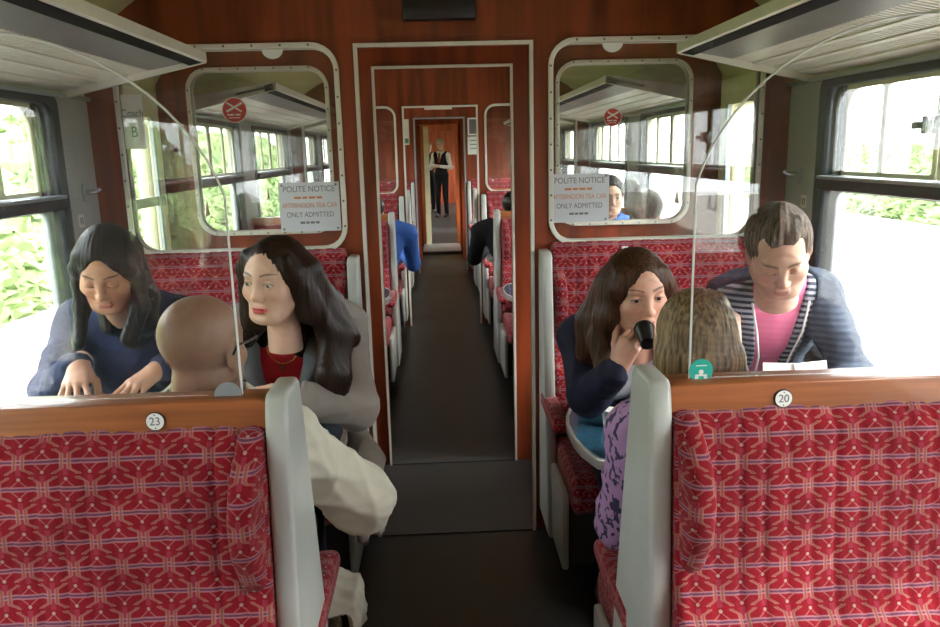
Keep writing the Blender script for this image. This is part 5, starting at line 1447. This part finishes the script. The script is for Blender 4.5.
ph = empty('phone', (-.40, 2.17, .738), 'phone with a cyan screen lying at the table edge by the grey coat', 'phone')
M = Matrix.Translation((-.405, 2.16, .7385)) @ Matrix.Rotation(R(18), 4, 'Z')
bm = bmesh.new(); add_box(bm, -.036, .036, -.072, .072, 0, .008, .003); bm.transform(M); link('case', bm_done(bm), 'cup_black', ph)
mat('phone_screen', (.05, .35, .45), .1)
bm = bmesh.new(); add_box(bm, -.032, .032, -.066, .066, .0082, .0088); bm.transform(M); link('display', bm_done(bm), 'phone_screen', ph)
cp = empty('paper_cup', (.462, 2.20, .738), 'small white cup on the blue table in front of the drinking woman', 'cup')
bm = bmesh.new(); add_tube(bm, [(.462, 2.20, .739), (.462, 2.20, .785)], .019, 18, True, .024); link('cup_body', bm_done(bm, autosmooth=R(40)), 'paper_white', cp)
bm = bmesh.new(); add_tube(bm, [(.462, 2.20, .784), (.462, 2.20, .789)], .0255, 18); link('rim', bm_done(bm, autosmooth=R(40)), 'paper_white', cp)
cm = empty('camera_case', (.515, 2.19, .738), 'small black camera case beside the white cup', 'case')
box('case_body', .490, .560, 2.165, 2.225, .739, .800, 'cup_black', cm, .012, 3)
tube('strap', [(.49, 2.20, .79), (.475, 2.16, .765), (.48, 2.11, .743), (.53, 2.09, .742), (.555, 2.14, .75), (.555, 2.20, .79)], .004, 'cup_black', cm, 6)

# ------------------------------------------------------------------ the two passengers beside the aisle whose faces mirror in the screens
for sd, lb in ((-1, 'red back to back seat carrying the bearded person with glasses'), (1, 'red back to back seat carrying the person in a striped top')):
    u = make_unit(sd, AISLE_FAR); u.location = (0, -.36, 0); tag(u, lb, 'seat')
r, J, C, hd = rider(-.84, .02, 1, 'person with grey beard and glasses holding a pale blue face mask', 'navy_blazer', 'hair_grey_brown', sk=(.50, .29, .20), sh_z=1.03, lean=.34, yaw=22, beard=(.22, .20, .19), h=.0032,
    wr=[(-.845, .72, .985), (-.990, .71, .985)], el=[(-.62, .50, .80), (-1.10, .50, .80)])
H = lambda *p: C + hd[4]@V3(*p)
g = empty('glasses', tuple(H(0, -.1, 0)), 'thin metal spectacles on the bearded face', 'glasses')
for sx in (-1, 1):
    tube('temple', [H(sx*.083, .022, -.004), H(sx*.083, .004, .012), H(sx*.078, -.05, .012), H(sx*.066, -.106, .012)], .0022, 'silver', g, 6)
    tube('rim', [H(sx*.034+.028*math.cos(a), -.108, .008+.021*math.sin(a)) for a in np.linspace(0, 2*PI, 21)], .0018, 'silver', g, 6)
tube('bridge', [H(-.007, -.110, .012), H(0, -.113, .014), H(.007, -.110, .012)], .0016, 'silver', g, 6)
mat('mask_blue', (.22, .50, .66), .8)
fm = empty('face_mask', (-.92, .82, .93), 'pale blue pleated face mask held by the bearded person', 'face mask')
for k in range(4): box('pleat', -.965, -.875, .824+.003*(k % 2), .829+.003*(k % 2), .93+.042*k, .974+.042*k, 'mask_blue', fm)
tube('ear_loop', [(-.965, .826, .94), (-1.0, .826, 1.0), (-.965, .826, 1.09)], .0016, 'white_card', fm, 6)
rider(.96, .02, 1, 'person with dark hair in a navy and grey striped top by the brighter windows', 'striped_knit', 'hair_black', sh_z=1.02, lean=.34, yaw=-12, h=.004)
